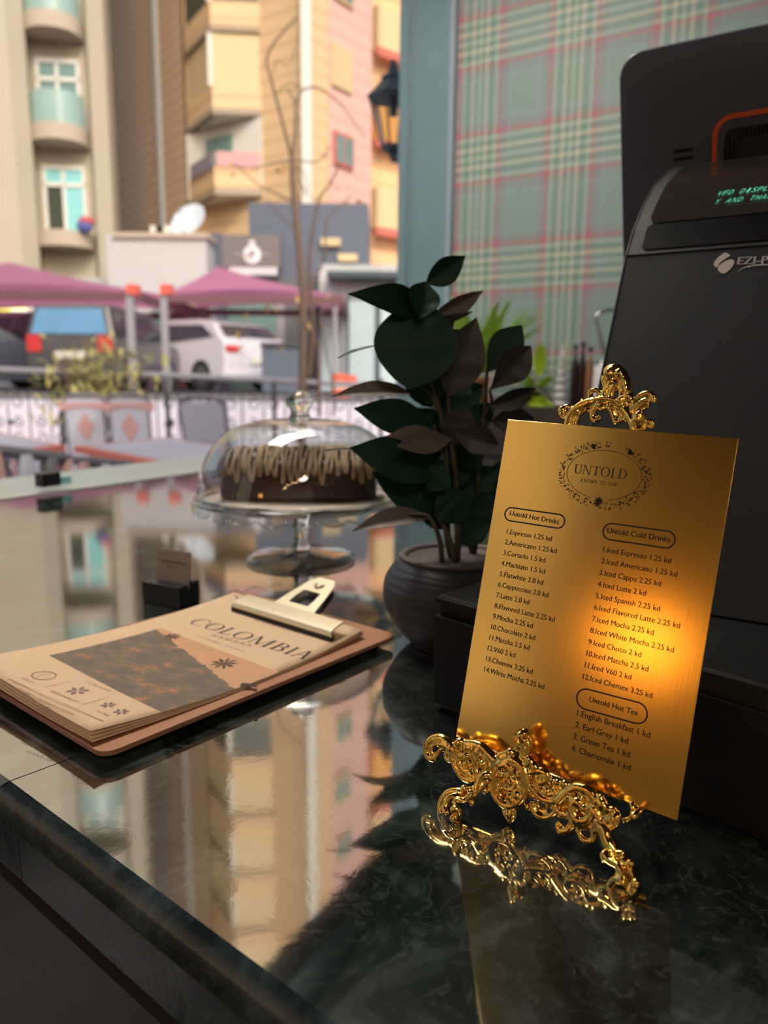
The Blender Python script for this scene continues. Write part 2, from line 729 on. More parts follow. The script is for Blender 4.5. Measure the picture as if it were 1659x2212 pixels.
# ------------------------------------------------------------------ the marble counter
def marble():
    m = bpy.data.materials.new('dark_green_marble')
    m.use_nodes = True
    t = m.node_tree
    b = t.nodes['Principled BSDF']
    tc = nd(t, 'ShaderNodeTexCoord')
    n1 = nd(t, 'ShaderNodeTexNoise')
    n1.inputs['Scale'].default_value = 14
    n1.inputs['Detail'].default_value = 8
    n1.inputs['Roughness'].default_value = .65
    n1.inputs['Distortion'].default_value = 1.4
    t.links.new(tc.outputs['Object'], n1.inputs['Vector'])
    r = ramp(t, [(0, rgb(10, 14, 14)), (.42, rgb(22, 32, 30)), (.56, rgb(50, 60, 56)), (.66, rgb(88, 96, 88)), (.72, rgb(34, 46, 42)), (1, rgb(66, 76, 70))])
    t.links.new(n1.outputs['Fac'], r.inputs[0])
    n3 = nd(t, 'ShaderNodeTexNoise')
    n3.inputs['Scale'].default_value = 30
    n3.inputs['Detail'].default_value = 6
    n3.inputs['Distortion'].default_value = 2.5
    t.links.new(tc.outputs['Object'], n3.inputs['Vector'])
    r3 = ramp(t, [(0, (0, 0, 0, 1)), (.485, (0, 0, 0, 1)), (.5, (1, 1, 1, 1)), (.515, (0, 0, 0, 1)), (1, (0, 0, 0, 1))])
    t.links.new(n3.outputs['Fac'], r3.inputs[0])
    mx = nd(t, 'ShaderNodeMix', data_type='RGBA', blend_type='MIX')
    mf = nd(t, 'ShaderNodeMath', operation='MULTIPLY')
    mf.inputs[1].default_value = .28
    t.links.new(r3.outputs[0], mf.inputs[0])
    t.links.new(mf.outputs[0], mx.inputs[0])
    t.links.new(r.outputs[0], mx.inputs[6])
    mx.inputs[7].default_value = rgb(150, 156, 146)
    t.links.new(mx.outputs[2], b.inputs['Base Color'])
    b.inputs['Roughness'].default_value = .05
    b.inputs['IOR'].default_value = 5.2
    n2 = nd(t, 'ShaderNodeTexNoise')
    n2.inputs['Scale'].default_value = 60
    n2.inputs['Detail'].default_value = 4
    n2.inputs['Distortion'].default_value = 1.5
    t.links.new(tc.outputs['Object'], n2.inputs['Vector'])
    bp = nd(t, 'ShaderNodeBump')
    bp.inputs['Strength'].default_value = .012
    bp.inputs['Distance'].default_value = .002
    t.links.new(n2.outputs['Fac'], bp.inputs['Height'])
    t.links.new(bp.outputs[0], b.inputs['Normal'])
    return m


m_marble = marble()
m_edge = m_marble.copy()
m_edge.name = 'honed_marble_edge'
m_edge.node_tree.nodes['Principled BSDF'].inputs['Roughness'].default_value = .24
m_edge.node_tree.nodes['Principled BSDF'].inputs['IOR'].default_value = 1.5
for n_ in m_edge.node_tree.nodes:
    if n_.type == 'VALTORGB' and len(n_.color_ramp.elements) == 6:
        for k_, c_ in enumerate((rgb(18, 24, 30), rgb(32, 42, 48), rgb(56, 68, 76), rgb(76, 88, 94), rgb(44, 56, 62), rgb(66, 76, 82))):
            n_.color_ramp.elements[k_].color = c_
    if n_.type == 'MATH':
        n_.inputs[1].default_value = .12
m_cab = mat('dark_brown_laminate', rgb(74, 62, 62), .38, var=.14, scale=5, stretch=(1, 1, 6))
m_black = mat('matt_black', rgb(14, 13, 15), .6, var=.05)

E0, E1 = V((-.2534, .4695, 0)), V((-.0377, .2945, 0))
e = (E1 - E0).normalized()
o_ = V((e.y, -e.x, 0))         # outwards, towards the customer
sdir = V((.669, .743, 0)).normalized()


def x2(p, d, q_, g):           # intersection of two lines in plan
    den = d.x * g.y - d.y * g.x
    k = ((q_.x - p.x) * g.y - (q_.y - p.y) * g.x) / den
    return p + d * k


S0 = x2(V((-.2575, .4719, 0)), sdir, E0, e)
PLW = PL0 - V((.515, .8572, 0)) * .002
S1 = x2(S0, sdir, PLW, B)
R0 = E0 + e * 1.25
R1 = x2(R0, V((.63, .777, 0)), PLW, B)
L0 = x2(E0, e, WP - OUT * .003, A)
CP = x2(WP - OUT * .003, A, pl + A * .02, B)
CP2 = x2(PLW, B, pl + A * .02, A) + B * .28
CP3 = x2(PLW, B, CP2, A)
TH = .026
ct = thing('counter', 'polished dark green marble bar counter with rounded front edge beside the window', 'counter', (E0.x, E0.y, 0))


def slab(pts):
    q = MB()
    q.prism([p + Z * (CZ - TH) for p in pts], Z * TH)
    q.build('slab', m_marble, ct)


g = e * .0006
slab([S0 + g, R0, R1, S1 + g])
slab([L0, S0 - g, S1 - g, CP3, CP2, CP])


def strip(name, p0, p1, prof, m, ext=0):
    q = MB()
    n = len(prof)
    a = [p0 + o_ * x + Z * (CZ + z) for x, z in prof]
    b = [p1 + o_ * x + Z * (CZ + z) for x, z in prof]
    q.add(a + b, [tuple(range(n)), tuple(range(2 * n - 1, n - 1, -1))] + [(i, (i + 1) % n, n + (i + 1) % n, n + i) for i in range(n)])
    return q.build(name, m, ct)


rr = .0135
bn = [(-.002, -.0002)] + [(rr * math.sin(PI * k / 12), -rr + rr * math.cos(PI * k / 12)) for k in range(13)] + [(-.002, -2 * rr)]
for p0, p1 in ((L0, S0 - g), (S0 + g, R0)):
    oo = strip('bullnose_edge', p0, p1, bn, m_edge)
    oo.data.polygons.foreach_set('use_smooth', [True] * len(oo.data.polygons))
    strip('apron', p0, p1, [(-.03, -.0271), (.001, -.0271), (.001, -.031), (-.002, -.033), (-.002, -.078), (-.03, -.078)], m_edge)
strip('recess', L0, R0, [(-.2, -.079), (-.016, -.079), (-.016, -.092), (-.2, -.092)], m_black)
pz = onplane(100, 2128, E0 + o_ * -.004, o_).z - CZ
strip('frieze_panel', L0, R0, [(-.04, -.092), (-.003, -.092), (-.003, pz), (-.04, pz)], m_cab)
strip('lower_panel', L0, R0, [(-.05, pz), (-.008, pz), (-.008, -CZ + .001), (-.05, -CZ + .001)], m_cab)

# ------------------------------------------------------------------ the brass menu plate on its easel
dz = V((0, 0, EYE.z))
TL = V((.08478, .51427, -.02502)) + dz
PU, PV = V((.11764, -.08965, -.00516)), V((-.03385, -.03973, -.2145))
PWID, PHEI = PU.length, PV.length
un, vn = PU.normalized(), PV.normalized()
pn = un.cross(vn).normalized()         # away from the camera
un2 = vn.cross(pn).normalized()


def brass_brushed():
    m = bpy.data.materials.new('brushed_brass')
    m.use_nodes = True
    t = m.node_tree
    b = t.nodes['Principled BSDF']
    b.inputs['Metallic'].default_value = 1
    b.inputs['Roughness'].default_value = .17
    b.inputs['Base Color'].default_value = rgb(228, 172, 62)
    uv = nd(t, 'ShaderNodeUVMap')
    mp = nd(t, 'ShaderNodeMapping')
    mp.inputs['Scale'].default_value = (900, 8, 1)
    t.links.new(uv.outputs[0], mp.inputs[0])
    nz = nd(t, 'ShaderNodeTexNoise')
    nz.inputs['Scale'].default_value = 1
    nz.inputs['Detail'].default_value = 5
    nz.inputs['Roughness'].default_value = .7
    t.links.new(mp.outputs[0], nz.inputs['Vector'])
    bp = nd(t, 'ShaderNodeBump')
    bp.inputs['Strength'].default_value = .05
    bp.inputs['Distance'].default_value = .0003
    t.links.new(nz.outputs['Fac'], bp.inputs['Height'])
    t.links.new(bp.outputs[0], b.inputs['Normal'])
    mx = nd(t, 'ShaderNodeMix', data_type='RGBA', blend_type='MIX')
    mx.inputs[6].default_value = rgb(228, 184, 92)
    mx.inputs[7].default_value = rgb(240, 202, 120)
    t.links.new(nz.outputs['Fac'], mx.inputs[0])
    t.links.new(mx.outputs[2], b.inputs['Base Color'])
    return m


m_brass = brass_brushed()
m_ink = mat('engraved_black', rgb(26, 18, 10), .55, var=.05)
m_gold = mat('polished_gold', rgb(250, 204, 106), .14, 1, var=.08, scale=60, bump=.12, bscale=500)
menu = thing('menu_plate', 'brushed brass drinks menu plate with engraved black lettering standing on gold easel', 'menu', TL + PU * .5 + PV)
q = MB()
cs = [TL, TL + PU, TL + PU + PV, TL + PV]
q.prism([c for c in cs], pn * .0012)
q.uv = [((p - TL).dot(un), (p - TL).dot(vn)) for p in q.v]
q.build('plate', m_brass, menu, bevel=.0002)


def pp(x, y, lift=.00015):
    return onplane(x, y, TL, pn) - pn * lift


def fit_text(q, shape, p0, p1, xs=None, nrm=None, upv=None, shear=0, ys=1.0):
    vs, fs = shape
    x0, x1 = min(v[0] for v in vs), max(v[0] for v in vs)
    d = p1 - p0
    s = d.length / (x1 - x0)
    ex = d.normalized()
    ey = upv if upv is not None else nrm.cross(ex).normalized()
    sy = s if xs is None else xs
    q.add([p0 + ex * ((v[0] - x0) * s + shear * v[1] * sy) + ey * (v[1] * sy * ys) for v in vs], fs)
    return s


def lines(name, rows, first, last, widthref, bold=.003):
    # rows of text between two baseline starts; widthref = (row index, end pixel of that row)
    q = MB()
    a, b = pp(*first), pp(*last)
    k = len(rows) - 1
    shp = [text_shape(r, bold) for r in rows]
    i, endpx = widthref
    wid = (pp(*endpx) - (a + (b - a) * (i / k))).length
    ext = lambda s: max(v[0] for v in s[0]) - min(v[0] for v in s[0])
    sc = wid / ext(shp[i])
    exd = (pp(*endpx) - (a + (b - a) * (i / k))).normalized()
    for j, s in enumerate(shp):
        p = a + (b - a) * (j / k)
        fit_text(q, s, p, p + exd * (ext(s) * sc), xs=sc * 1.08, nrm=pn * -1)
    return q.build(name, m_ink, menu)


lines('hot_drinks_list', ['1.Espresso 1.25 kd', '2.Americano 1.25 kd', '3.Cortado 1.5 kd', '4.Machiato 1.5 kd', '5.Flatwhite 2.0 kd', '6.Cappuccino 2.0 kd', '7.Latte 2.0 kd', '8.Flavored Latte 2.25 kd', '9.Mocha 2.25 kd', '10.Chocolate 2 kd', '11.Matcha 2.5 kd', '12.V60 2 kd', '13.Chemex 3.25 kd', '14.White Mocha 2.25 kd'],
      (1094, 1152.5), (1045.5, 1450), (13, (1174.8, 1489)))
lines('cold_drinks_list', ['1.Iced Espresso 1.25 kd', '2.Iced Americano 1.25 kd', '3.Iced Cappu 2.25 kd', '4.Iced Latte 2 kd', '5.Iced Spanish 2.25 kd', '6.Iced Flavored Latte 2.25 kd', '7.Iced Mocha 2.25 kd', '8.Iced White Mocha 2.25 kd', '9.Iced Choco 2 kd', '10.Iced Matcha 2.5 kd', '11.Iced V60 2 kd', '12.Iced Chemex 3.25 kd'],
      (1302.5, 1191.5), (1258.4, 1466.3), (7, (1455, 1410)), .003)
lines('hot_tea_list', ['1.English Breakfast 1 kd', '2. Earl Grey 1 kd', '3. Green Tea 1 kd', '4. Chamomile 1 kd'],
      (1246, 1545), (1233.5, 1621), (0, (1403.6, 1594.5)), .003)


def pill(name, l, r, hpx, txt, t0, t1, bold=.005):
    q = MB()
    a, b = pp(*l), pp(*r)
    ex = (b - a).normalized()
    ey = (-pn).cross(ex)
    Lh = (b - a).length
    hh = hpx * .00029
    rad = hh / 2

    def outline(off):
        rr_ = rad + off
        o = []
        for cx, a0 in ((Lh - rad, -90), (rad, 90)):
            for i in range(13):
                an = math.radians(a0 + 180 * i / 12)
                o.append(a + ex * (cx + rr_ * math.cos(an)) + ey * (rr_ * math.sin(an)))
        o.append(o[0])
        return o
    for f in ring2(outline(.00045), outline(-.00045)):
        q.poly(f)
    fit_text(q, text_shape(txt, bold), pp(*t0), pp(*t1), nrm=-pn)
    q.build(name, m_ink, menu)


pill('hot_drinks_heading', (1091, 1109), (1219.5, 1128), 31, 'Untold Hot Drinks', (1100.5, 1113), (1207, 1132.5))
pill('cold_drinks_heading', (1303, 1146), (1458, 1168), 35, 'Untold Cold Drinks', (1311, 1150.5), (1447.5, 1171.5))
pill('hot_tea_heading', (1246, 1505), (1398, 1546), 43, 'Untold Hot Tea', (1272.5, 1515), (1377, 1546), .005)

# the emblem: oval with a wreath, the name and the motto
q = MB()
ce = pp(1303, 1026)
exu = (pp(1381, 1034.5) - pp(1226, 1016)).normalized()
eyu = (-pn).cross(exu)


def E(u, v):                   # emblem coordinates in plate metres
    return ce + exu * u + eyu * v


RX, RY = .0243, .0158
for f in ring2([E(*p) for p in arc(0, 0, RX, RY, -75, 258, 60)], [E(*p) for p in arc(0, 0, RX - .0003, RY - .0003, -75, 258, 60)]):
    q.poly(f)


def leaflet(u, v, ang, L, w):
    c, s = math.cos(ang), math.sin(ang)
    P = []
    for t, k in ((0, 0), (.3, .8), (.6, 1), (1, 0), (.6, -1), (.3, -.8)):
        x, y = t * L, k * w
        P.append(E(u + x * c - y * s, v + x * s + y * c))
    q.poly(P)


rw = random.Random(3)
for i in range(64):
    th = 2 * PI * i / 64 + rw.uniform(-.03, .03)
    if 1.15 < th < 1.45:
        continue
    bu, bv = (RX + .0012) * math.cos(th), (RY + .0012) * math.sin(th)
    nx = math.atan2(bv * RX / RY, bu)
    tang = nx + PI / 2
    for k in range(3):
        hgt = rw.uniform(.0, .0040)
        an = rw.choice((tang, tang + PI)) + rw.uniform(-.9, .9) if k else nx + rw.uniform(-.7, .7)
        leaflet(bu + math.cos(nx) * hgt, bv + math.sin(nx) * hgt, an, rw.uniform(.0011, .0024), rw.uniform(.0002, .0005))
    a2 = nx + rw.uniform(-.6, .6)
    L = rw.uniform(.002, .0045)
    p = [E(bu, bv), E(bu + math.cos(a2) * L, bv + math.sin(a2) * L), E(bu + math.cos(a2 + .07) * L, bv + math.sin(a2 + .07) * L)]
    q.poly(p)
for th in (1.93, 1.02):        # the two dark blossoms at the top
    bu, bv = (RX + .003) * math.cos(th), (RY + .0028) * math.sin(th)
    for k in range(7):
        leaflet(bu, bv, k * .9 + th, .0019, .0006)
for k in range(7):             # the flower at the bottom
    leaflet(0, -RY - .0015, PI / 2 + (k - 3) * .45, .0042 - .0003 * abs(k - 3), .0004)
    leaflet(0, -RY - .0018, -PI / 2 + (k - 3) * .5, .0030, .0003)


def put_word(q, word, p0, p1, upv, tk, th, gap, lift=None, slant=0):
    P, wd = serif_word(word, tk, th, gap, slant)
    d = p1 - p0
    s = d.length / wd
    ex = d.normalized()
    for f in P:
        q.poly([p0 + ex * (x * s) + upv(s, y) for x, y in f])
    return s


hU = (pp(1240, 1022) - pp(1241.5, 1002)).length
put_word(q, 'UNTOLD', pp(1239, 1022), pp(1355.5, 1035.5), lambda s, y: eyu * (y * hU), .13, .04, .02)
hK = hU * .38
put_word(q, 'KNOWN TO FEW', pp(1254, 1041), pp(1333, 1051), lambda s, y: eyu * (y * hK), .1, .06, .12)
q.build('emblem', m_ink, menu)

# easel ornaments, laid out on the ornament plane just in front of the plate and on the floor of the counter
es = thing('display_easel', 'ornate polished gold scrollwork easel on the dark marble holding the brass menu', 'easel', onz(1160, 1850, CZ))
OP = TL + PV - pn * .012


def ez(x, y):                  # detail view coordinates of the lower ornament -> photo pixel
    return 880 + x / 3.072, 1520 + y / 3.072


def zpt(x, y, t=0.0, lift=0.0):        # t: 0 on the ornament plane .. 1 at the foot line
    px, py = ez(x, y)
    r = ray(px, py)
    k0 = (OP - EYE).dot(pn) / r.dot(pn)
    fl, fr_ = onz(975, 1776, CZ), onz(1343, 1934, CZ)
    un_h = (fr_ - fl).normalized()
    n2 = un_h.cross(Z)
    k1 = (fl - EYE).dot(n2) / r.dot(n2)
    return EYE + r * (k0 * (1 - t) + k1 * t) - pn * lift


PXM = .45 / F / 3.072 * 1.6


def strand(q, pts, r0, r1=None, t0=0, t1=None, lift=0, n=8, k=5):
    t1 = t0 if t1 is None else t1
    r1 = r0 if r1 is None else r1
    P = spl(pts, k)
    m = len(P)
    q.tube([zpt(x, y, t0 + (t1 - t0) * i / (m - 1), lift) for i, (x, y) in enumerate(P)], [(r0 + (r1 - r0) * i / (m - 1)) * PXM for i in range(m)], n)


def knob(q, x, y, r, t=0, lift=0):
    q.blob(zpt(x, y, t, lift), r * PXM, n=8)


def curl(x, y, r, a0, turns, k=14):    # spiral inwards
    return [(x + r * (1 - .85 * i / k) * math.cos(a0 + turns * 2 * PI * i / k), y + r * (1 - .85 * i / k) * math.sin(a0 + turns * 2 * PI * i / k)) for i in range(k + 1)]


q = MB()
# rails behind the ornament carry the ledge
strand(q, [(300, 320), (620, 440), (960, 590), (1380, 770)], 24, lift=-.004)
strand(q, [(420, 470), (660, 560), (960, 660), (1330, 800)], 20, lift=-.004)
# left end scroll
strand(q, [(330, 320), (280, 265), (225, 228), (165, 240), (132, 285), (135, 335), (165, 360), (195, 355)], 24, 20)
strand(q, [(300, 300), (250, 270), (195, 268), (170, 300), (180, 335)], 13, 9, lift=.002)
strand(q, [(270, 290), (230, 300), (205, 330), (190, 350)], 12, lift=.001)
strand(q, [(330, 320), (290, 315), (258, 335), (265, 365), (300, 380)], 13)
# left cartouche
strand(q, [(360, 250), (320, 285), (305, 350), (330, 430), (375, 490), (430, 505), (465, 480), (470, 455)], 19, 17)
strand(q, [(340, 255), (390, 262), (450, 268), (500, 290), (545, 335), (595, 385)], 20, 24)
strand(q, [(350, 330), (350, 400), (390, 450), (440, 470)], 12, lift=.001)
strand(q, [(470, 460), (455, 400), (480, 350), (520, 345), (550, 390), (545, 440), (510, 470)], 13, 12, lift=.001)
for x, y, r in ((375, 300, 20), (410, 290, 18), (440, 300, 20), (470, 320, 18), (360, 345, 17), (395, 350, 20), (430, 345, 16), (420, 390, 17), (385, 400, 14), (505, 400, 22), (355, 255, 26), (470, 275, 16), (395, 262, 14)):
    knob(q, x, y, r, 0, .001)
strand(q, [(380, 400), (420, 440), (455, 465)], 20, 10)
strand(q, [(595, 385), (560, 430), (520, 460), (470, 475)], 22, 16)
# centre medallion
strand(q, [(690 + 112 * math.cos(a), 520 + 152 * math.sin(a)) for a in [2 * PI * i / 16 for i in range(17)]], 19, k=3, lift=.002)
strand(q, [(690 + 88 * math.cos(a), 520 + 128 * math.sin(a)) for a in [2.4 + 4.3 * i / 12 for i in range(13)]], 9, k=3, lift=.003)
strand(q, [(625, 410), (665, 400), (700, 425), (695, 470), (665, 500), (660, 540), (690, 565), (725, 550), (735, 515), (715, 495)], 16, 10, lift=.003)
strand(q, [(620, 460), (605, 520), (620, 590), (655, 640)], 14, lift=.002)
strand(q, [(735, 600), (755, 560), (780, 520)], 15, lift=.002)
for x, y, r in ((740, 600, 20), (650, 470, 18), (690, 610, 18), (640, 560, 15), (720, 640, 16), (755, 470, 18), (700, 520, 16), (680, 460, 14)):
    knob(q, x, y, r, 0, .003)
q.blob(zpt(690, 520, 0, -.002), 95 * PXM, 20 * PXM, 130 * PXM, un, pn, -vn)
strand(q, [(640, 650), (670, 675), (690, 655), (730, 660)], 18)
strand(q, [(665, 660), (650, 710), (670, 755), (690, 775), (710, 740), (715, 690)], 16, 13)
knob(q, 680, 725, 22, 0, .002)
for x, y, r in ((620, 655, 13), (660, 650, 15), (745, 665, 17), (800, 685, 16), (560, 545, 14), (575, 600, 11)):
    knob(q, x, y, r)
# crest of the medallion with its peg
for x, y, r in ((630, 345, 22), (655, 335, 20), (690, 320, 24), (725, 340, 18), (820, 385, 24), (850, 415, 22), (790, 400, 22), (600, 390, 22)):
    knob(q, x, y, r, 0, .001)
strand(q, [(600, 420), (620, 370), (680, 345), (740, 350), (800, 400), (850, 440)], 22, 20)
strand(q, [(780, 360), (790, 310), (770, 270), (740, 290), (735, 320)], 24, 13)
strand(q, [(785, 330), (800, 280), (785, 235), (750, 235), (735, 215), (750, 195), (780, 190), (800, 205)], 22, 20)
knob(q, 765, 212, 32, 0, .001)
knob(q, 770, 205, 22, 0, .004)
# right of the medallion
strand(q, [(760, 480), (810, 455), (870, 440), (920, 455), (935, 490), (900, 520), (865, 505), (870, 480), (890, 478)], 20, 12, lift=.001)
strand(q, [(830, 540), (870, 600), (930, 640), (985, 640), (1005, 600), (980, 560)], 17, 13, lift=.001)
strand(q, [(850, 510), (890, 565), (940, 600), (985, 590)], 13, lift=.001)
strand(q, [(930, 480), (990, 540), (1050, 590)], 14)
for x, y, r in ((930, 575, 16), (880, 560, 14), (960, 540, 14), (905, 480, 15), (1000, 520, 16), (1050, 530, 20), (1020, 560, 14)):
    knob(q, x, y, r, 0, .001)
strand(q, [(835, 650), (840, 695), (880, 740), (930, 750), (975, 725), (985, 685), (955, 668), (925, 685)], 17, 10, lift=.001)
strand(q, [(860, 660), (880, 700), (930, 715)], 12)
# the large S scroll to the right end
strand(q, [(1000, 655), (1050, 600), (1110, 555), (1175, 560), (1225, 590), (1255, 640)], 22, 22, lift=.001)
strand(q, [(1010, 640), (1060, 580), (1120, 535)], 12, lift=.002)
strand(q, [(1160, 660), (1125, 640), (1098, 665), (1110, 725), (1150, 770), (1205, 760), (1235, 715), (1240, 685), (1265, 715), (1290, 770), (1340, 815), (1390, 790), (1400, 740), (1360, 745)], 20, 17, lift=.002)
strand(q, [(1140, 655), (1180, 690), (1205, 640), (1190, 600)], 14, lift=.001)
for x, y, r in ((1180, 690, 18), (1130, 690, 14), (1265, 640, 22), (1300, 660, 24), (1330, 690, 20), (1340, 770, 20), (1290, 620, 18), (1160, 600, 14), (1385, 760, 24), (1230, 690, 18), (1370, 700, 18)):
    knob(q, x, y, r, 0, .002)
strand(q, [(1255, 640), (1300, 700), (1350, 730), (1410, 740)], 24, 20)
strand(q, [(1240, 800), (1190, 810), (1140, 800), (1090, 740), (1040, 735), (1010, 715)], 20, 14)
strand(q, [(1090, 740), (1100, 790), (1065, 835), (1020, 840), (1000, 810), (1020, 785)], 22, 14)
strand(q, [(1130, 815), (1145, 865), (1185, 905), (1230, 905), (1240, 860), (1235, 820)], 13, 15)
strand(q, [(1000, 720), (1020, 740), (1050, 735), (1040, 705)], 12)
knob(q, 1255, 830, 26)
strand(q, [(1235, 810), (1240, 880)], 16)
q.build('ledge_ornament', m_gold, es, remesh=.00075, merge=True)
q = MB()
strand(q, [(560, 565), (565, 505), (530, 470), (490, 495), (455, 560), (400, 590), (340, 580), (275, 590), (232, 640), (222, 700), (248, 755), (290, 785), (330, 770), (345, 725), (320, 695), (290, 715)], 20, 15, 0, 1)
strand(q, [(520, 490), (500, 540), (440, 610), (390, 625), (330, 605), (280, 625), (255, 680), (270, 730)], 16, 12, .05, 1, .001)
strand(q, [(420, 600), (380, 640), (330, 640), (300, 665)], 16, 10, .5, .9)
for x, y, r, t in ((375, 562, 18, .5), (430, 660, 14, .4), (520, 580, 16, .15), (415, 570, 14, .4), (560, 560, 18, .05), (240, 690, 14, .95), (300, 760, 16, 1)):
    knob(q, x, y, r, t)
q.build('leg', m_gold, es, remesh=.0007, merge=True)
q = MB()
strand(q, [(1260, 790), (1310, 840), (1330, 910), (1370, 975), (1430, 1040), (1475, 1110), (1495, 1180), (1470, 1245), (1415, 1268), (1365, 1240), (1355, 1195), (1385, 1165), (1425, 1175), (1420, 1210)], 32, 15, 0, 1)
strand(q, [(1320, 850), (1345, 920), (1390, 985), (1450, 1055), (1510, 1150), (1515, 1220), (1480, 1262)], 12, 12, .05, 1, .001)
strand(q, [(1300, 990), (1350, 1040), (1400, 1070), (1430, 1120), (1440, 1170), (1420, 1200)], 18, 10, .5, .95, .001)
for x, y, r, t in ((1318, 1000, 22, .5), (1310, 1030, 18, .55), (1340, 1030, 18, .55), (1395, 1000, 20, .5), (1425, 990, 12, .5), (1480, 1060, 18, .7), (1515, 1190, 20, .95), (1400, 1120, 14, .75)):
    knob(q, x, y, r, t)
q.build('leg', m_gold, es, remesh=.0007, merge=True)
for u0 in (.22, .86):           # pegs that carry the plate
    c = TL + PU * u0 + PV + vn * .0025
    q = MB()
    q.tube([c - pn * .014, c + pn * .010], .0022, 8)
    q.build('ledge_peg', m_gold, es, smooth=True)
q = MB()
q.tube([zpt(1440, 680, 0, -.012), zpt(1458, 730, 0, -.012), zpt(1445, 790, 0, -.012), zpt(1400, 800, 0, -.008)], .0016, 8)
q.build('side_hook', m_gold, es, smooth=True)
# the back frame and prop, then the crown above the plate
BP = TL + pn * .006
q = MB()
for u0, u1 in ((.3, .36), (.62, .6)):
    q.tube([BP + PU * u0 + PV * 1.0, BP + PU * u1 + PV * .02], .003, 8)
pf = TL + PU * .5 + PV * .3 + pn * .1
pf.z = CZ + .003
q.tube([BP + PU * .5 + PV * .25, pf], .003, 8)
q.tube([BP + PU * .33 + PV * .25, BP + PU * .62 + PV * .25], .003, 8)
q.tube([BP + PU * .1 + PV * 1.0, BP + PU * .9 + PV * 1.0], .003, 8)
q.build('back_frame', m_gold, es, smooth=True)
q = MB()
PXC = .475 / F / 5.53 * 1.55


def cpt(x, y, lift=0):
    return onplane(1150 + x / 5.53, 760 + y / 5.53, BP, pn) - pn * lift


def cst(pts, r0, r1=None, lift=0):
    r1 = r0 if r1 is None else r1
    P = spl(pts, 5)
    m = len(P)
    q.tube([cpt(x, y, lift) for x, y in P], [(r0 + (r1 - r0) * i / (m - 1)) * PXC for i in range(m)], 8)


cst([(430, 930), (440, 840), (480, 740), (560, 660), (660, 610), (760, 590), (880, 590), (1000, 620), (1090, 680), (1150, 760), (1200, 860), (1230, 960)], 40, 36)
cst([(500, 930), (520, 820), (580, 730), (680, 690)], 24, 18)
cst([(410, 900), (425, 800), (470, 710)], 16, 14, .002)
cst([(760, 575), (880, 565), (1000, 590), (1100, 650)], 16, 14, .003)
cst([(440, 790), (380, 770), (335, 725), (335, 680), (390, 655), (450, 655), (480, 680)], 26, 18)
q.blob(cpt(365, 700, .001), 38 * PXC)
cst([(730, 600), (695, 530), (690, 480), (740, 455), (790, 475), (810, 530)], 24, 18)
cst([(640, 600), (600, 590), (590, 560)], 20, 12)
cst([(850, 570), (860, 500), (885, 430), (870, 370), (860, 320), (890, 290), (890, 230), (940, 190), (1010, 190), (1070, 235), (1115, 310), (1140, 400), (1150, 490), (1180, 600)], 28, 34)
cst([(1000, 385), (960, 450), (940, 520), (935, 570)], 34, 28)
cst([(1030, 390), (1055, 450), (1060, 520), (1030, 590)], 22, 24)
cst([(900, 300), (930, 340), (920, 420), (890, 480)], 40, 26)
cst([(1000, 250), (1050, 300), (1080, 380), (1110, 470)], 40, 26)
q.blob(cpt(960, 270, .001), 75 * PXC, 45 * PXC, 60 * PXC)
q.blob(cpt(1050, 270, .002), 40 * PXC)
for i in range(12):
    q.blob(cpt(1090 + 6 * i + rw.uniform(-25, 25), 300 + 22 * i, .003), 16 * PXC)
q.blob(cpt(1110, 590, .001), 70 * PXC, 30 * PXC, 45 * PXC)
cst([(780, 620), (830, 600), (900, 610), (930, 645), (880, 685), (810, 680), (780, 640)], 18, 16, .002)
cst([(1190, 700), (1220, 610), (1290, 530), (1370, 500), (1430, 515), (1455, 570), (1440, 610)], 30, 24)
cst([(1210, 720), (1270, 640), (1340, 590), (1400, 580)], 26, 20, .001)
cst([(1220, 740), (1290, 690), (1350, 650), (1400, 640)], 32, 22)
cst([(1170, 700), (1220, 760), (1250, 830), (1230, 930)], 34, 30)
q.blob(cpt(1290, 820, .002), 55 * PXC, 40 * PXC, 70 * PXC)
cst([(1330, 930), (1360, 850), (1420, 830), (1440, 880), (1410, 925)], 24, 18)
cst([(770, 640), (735, 700), (715, 770), (745, 815), (795, 800), (795, 760)], 30, 20)
cst([(940, 650), (960, 730), (985, 800), (1000, 840), (1060, 820), (1130, 800)], 26, 22)
cst([(1010, 680), (1060, 750), (1100, 800)], 20, 18)
cst([(1230, 960), (1290, 930), (1350, 930)], 26)
q.build('crown_ornament', m_gold, es, remesh=.0007, merge=True)

# ------------------------------------------------------------------ till: cash drawer, terminal with customer display
m_blk = mat('black_plastic', rgb(27, 28, 32), .55, var=.06, bump=.05, bscale=900, spec=.35)
m_blk2 = mat('dark_grey_plastic', rgb(66, 71, 84), .45, var=.05)
m_steel = mat('black_powder_coat', rgb(9, 9, 10), .5, var=.08, bump=.08, bscale=700, spec=.25)
m_gloss = mat('smoked_glossy_panel', rgb(48, 42, 38), .16, var=.03)
m_deep = mat('black_slot', rgb(8, 9, 12), .25, var=.03)
m_orange = mat('orange_plastic', rgb(206, 84, 40), .42, var=.06)
m_logo = mat('pale_print', rgb(196, 186, 180), .45, var=.03)
m_vfd = mat('green_vfd', rgb(90, 220, 170), .5, var=.02, emit=1.0)
D0, D1 = onz(920, 1528, CZ), onz(1659, 1835, CZ)
dw = (D1 - D0).normalized()
dk = V((-dw.y, dw.x, 0))
DH = .0985
dr = thing('cash_drawer', 'low black metal cash drawer on the counter behind the brass menu', 'cash drawer', (D0.x + .15, D0.y - .05, CZ))
q = MB()
pq = [D0 + dk * .006 + dw * .006, D0 + dw * .41, D0 + dw * .41 + dk * .36, D0 + dk * .36 + dw * .006]
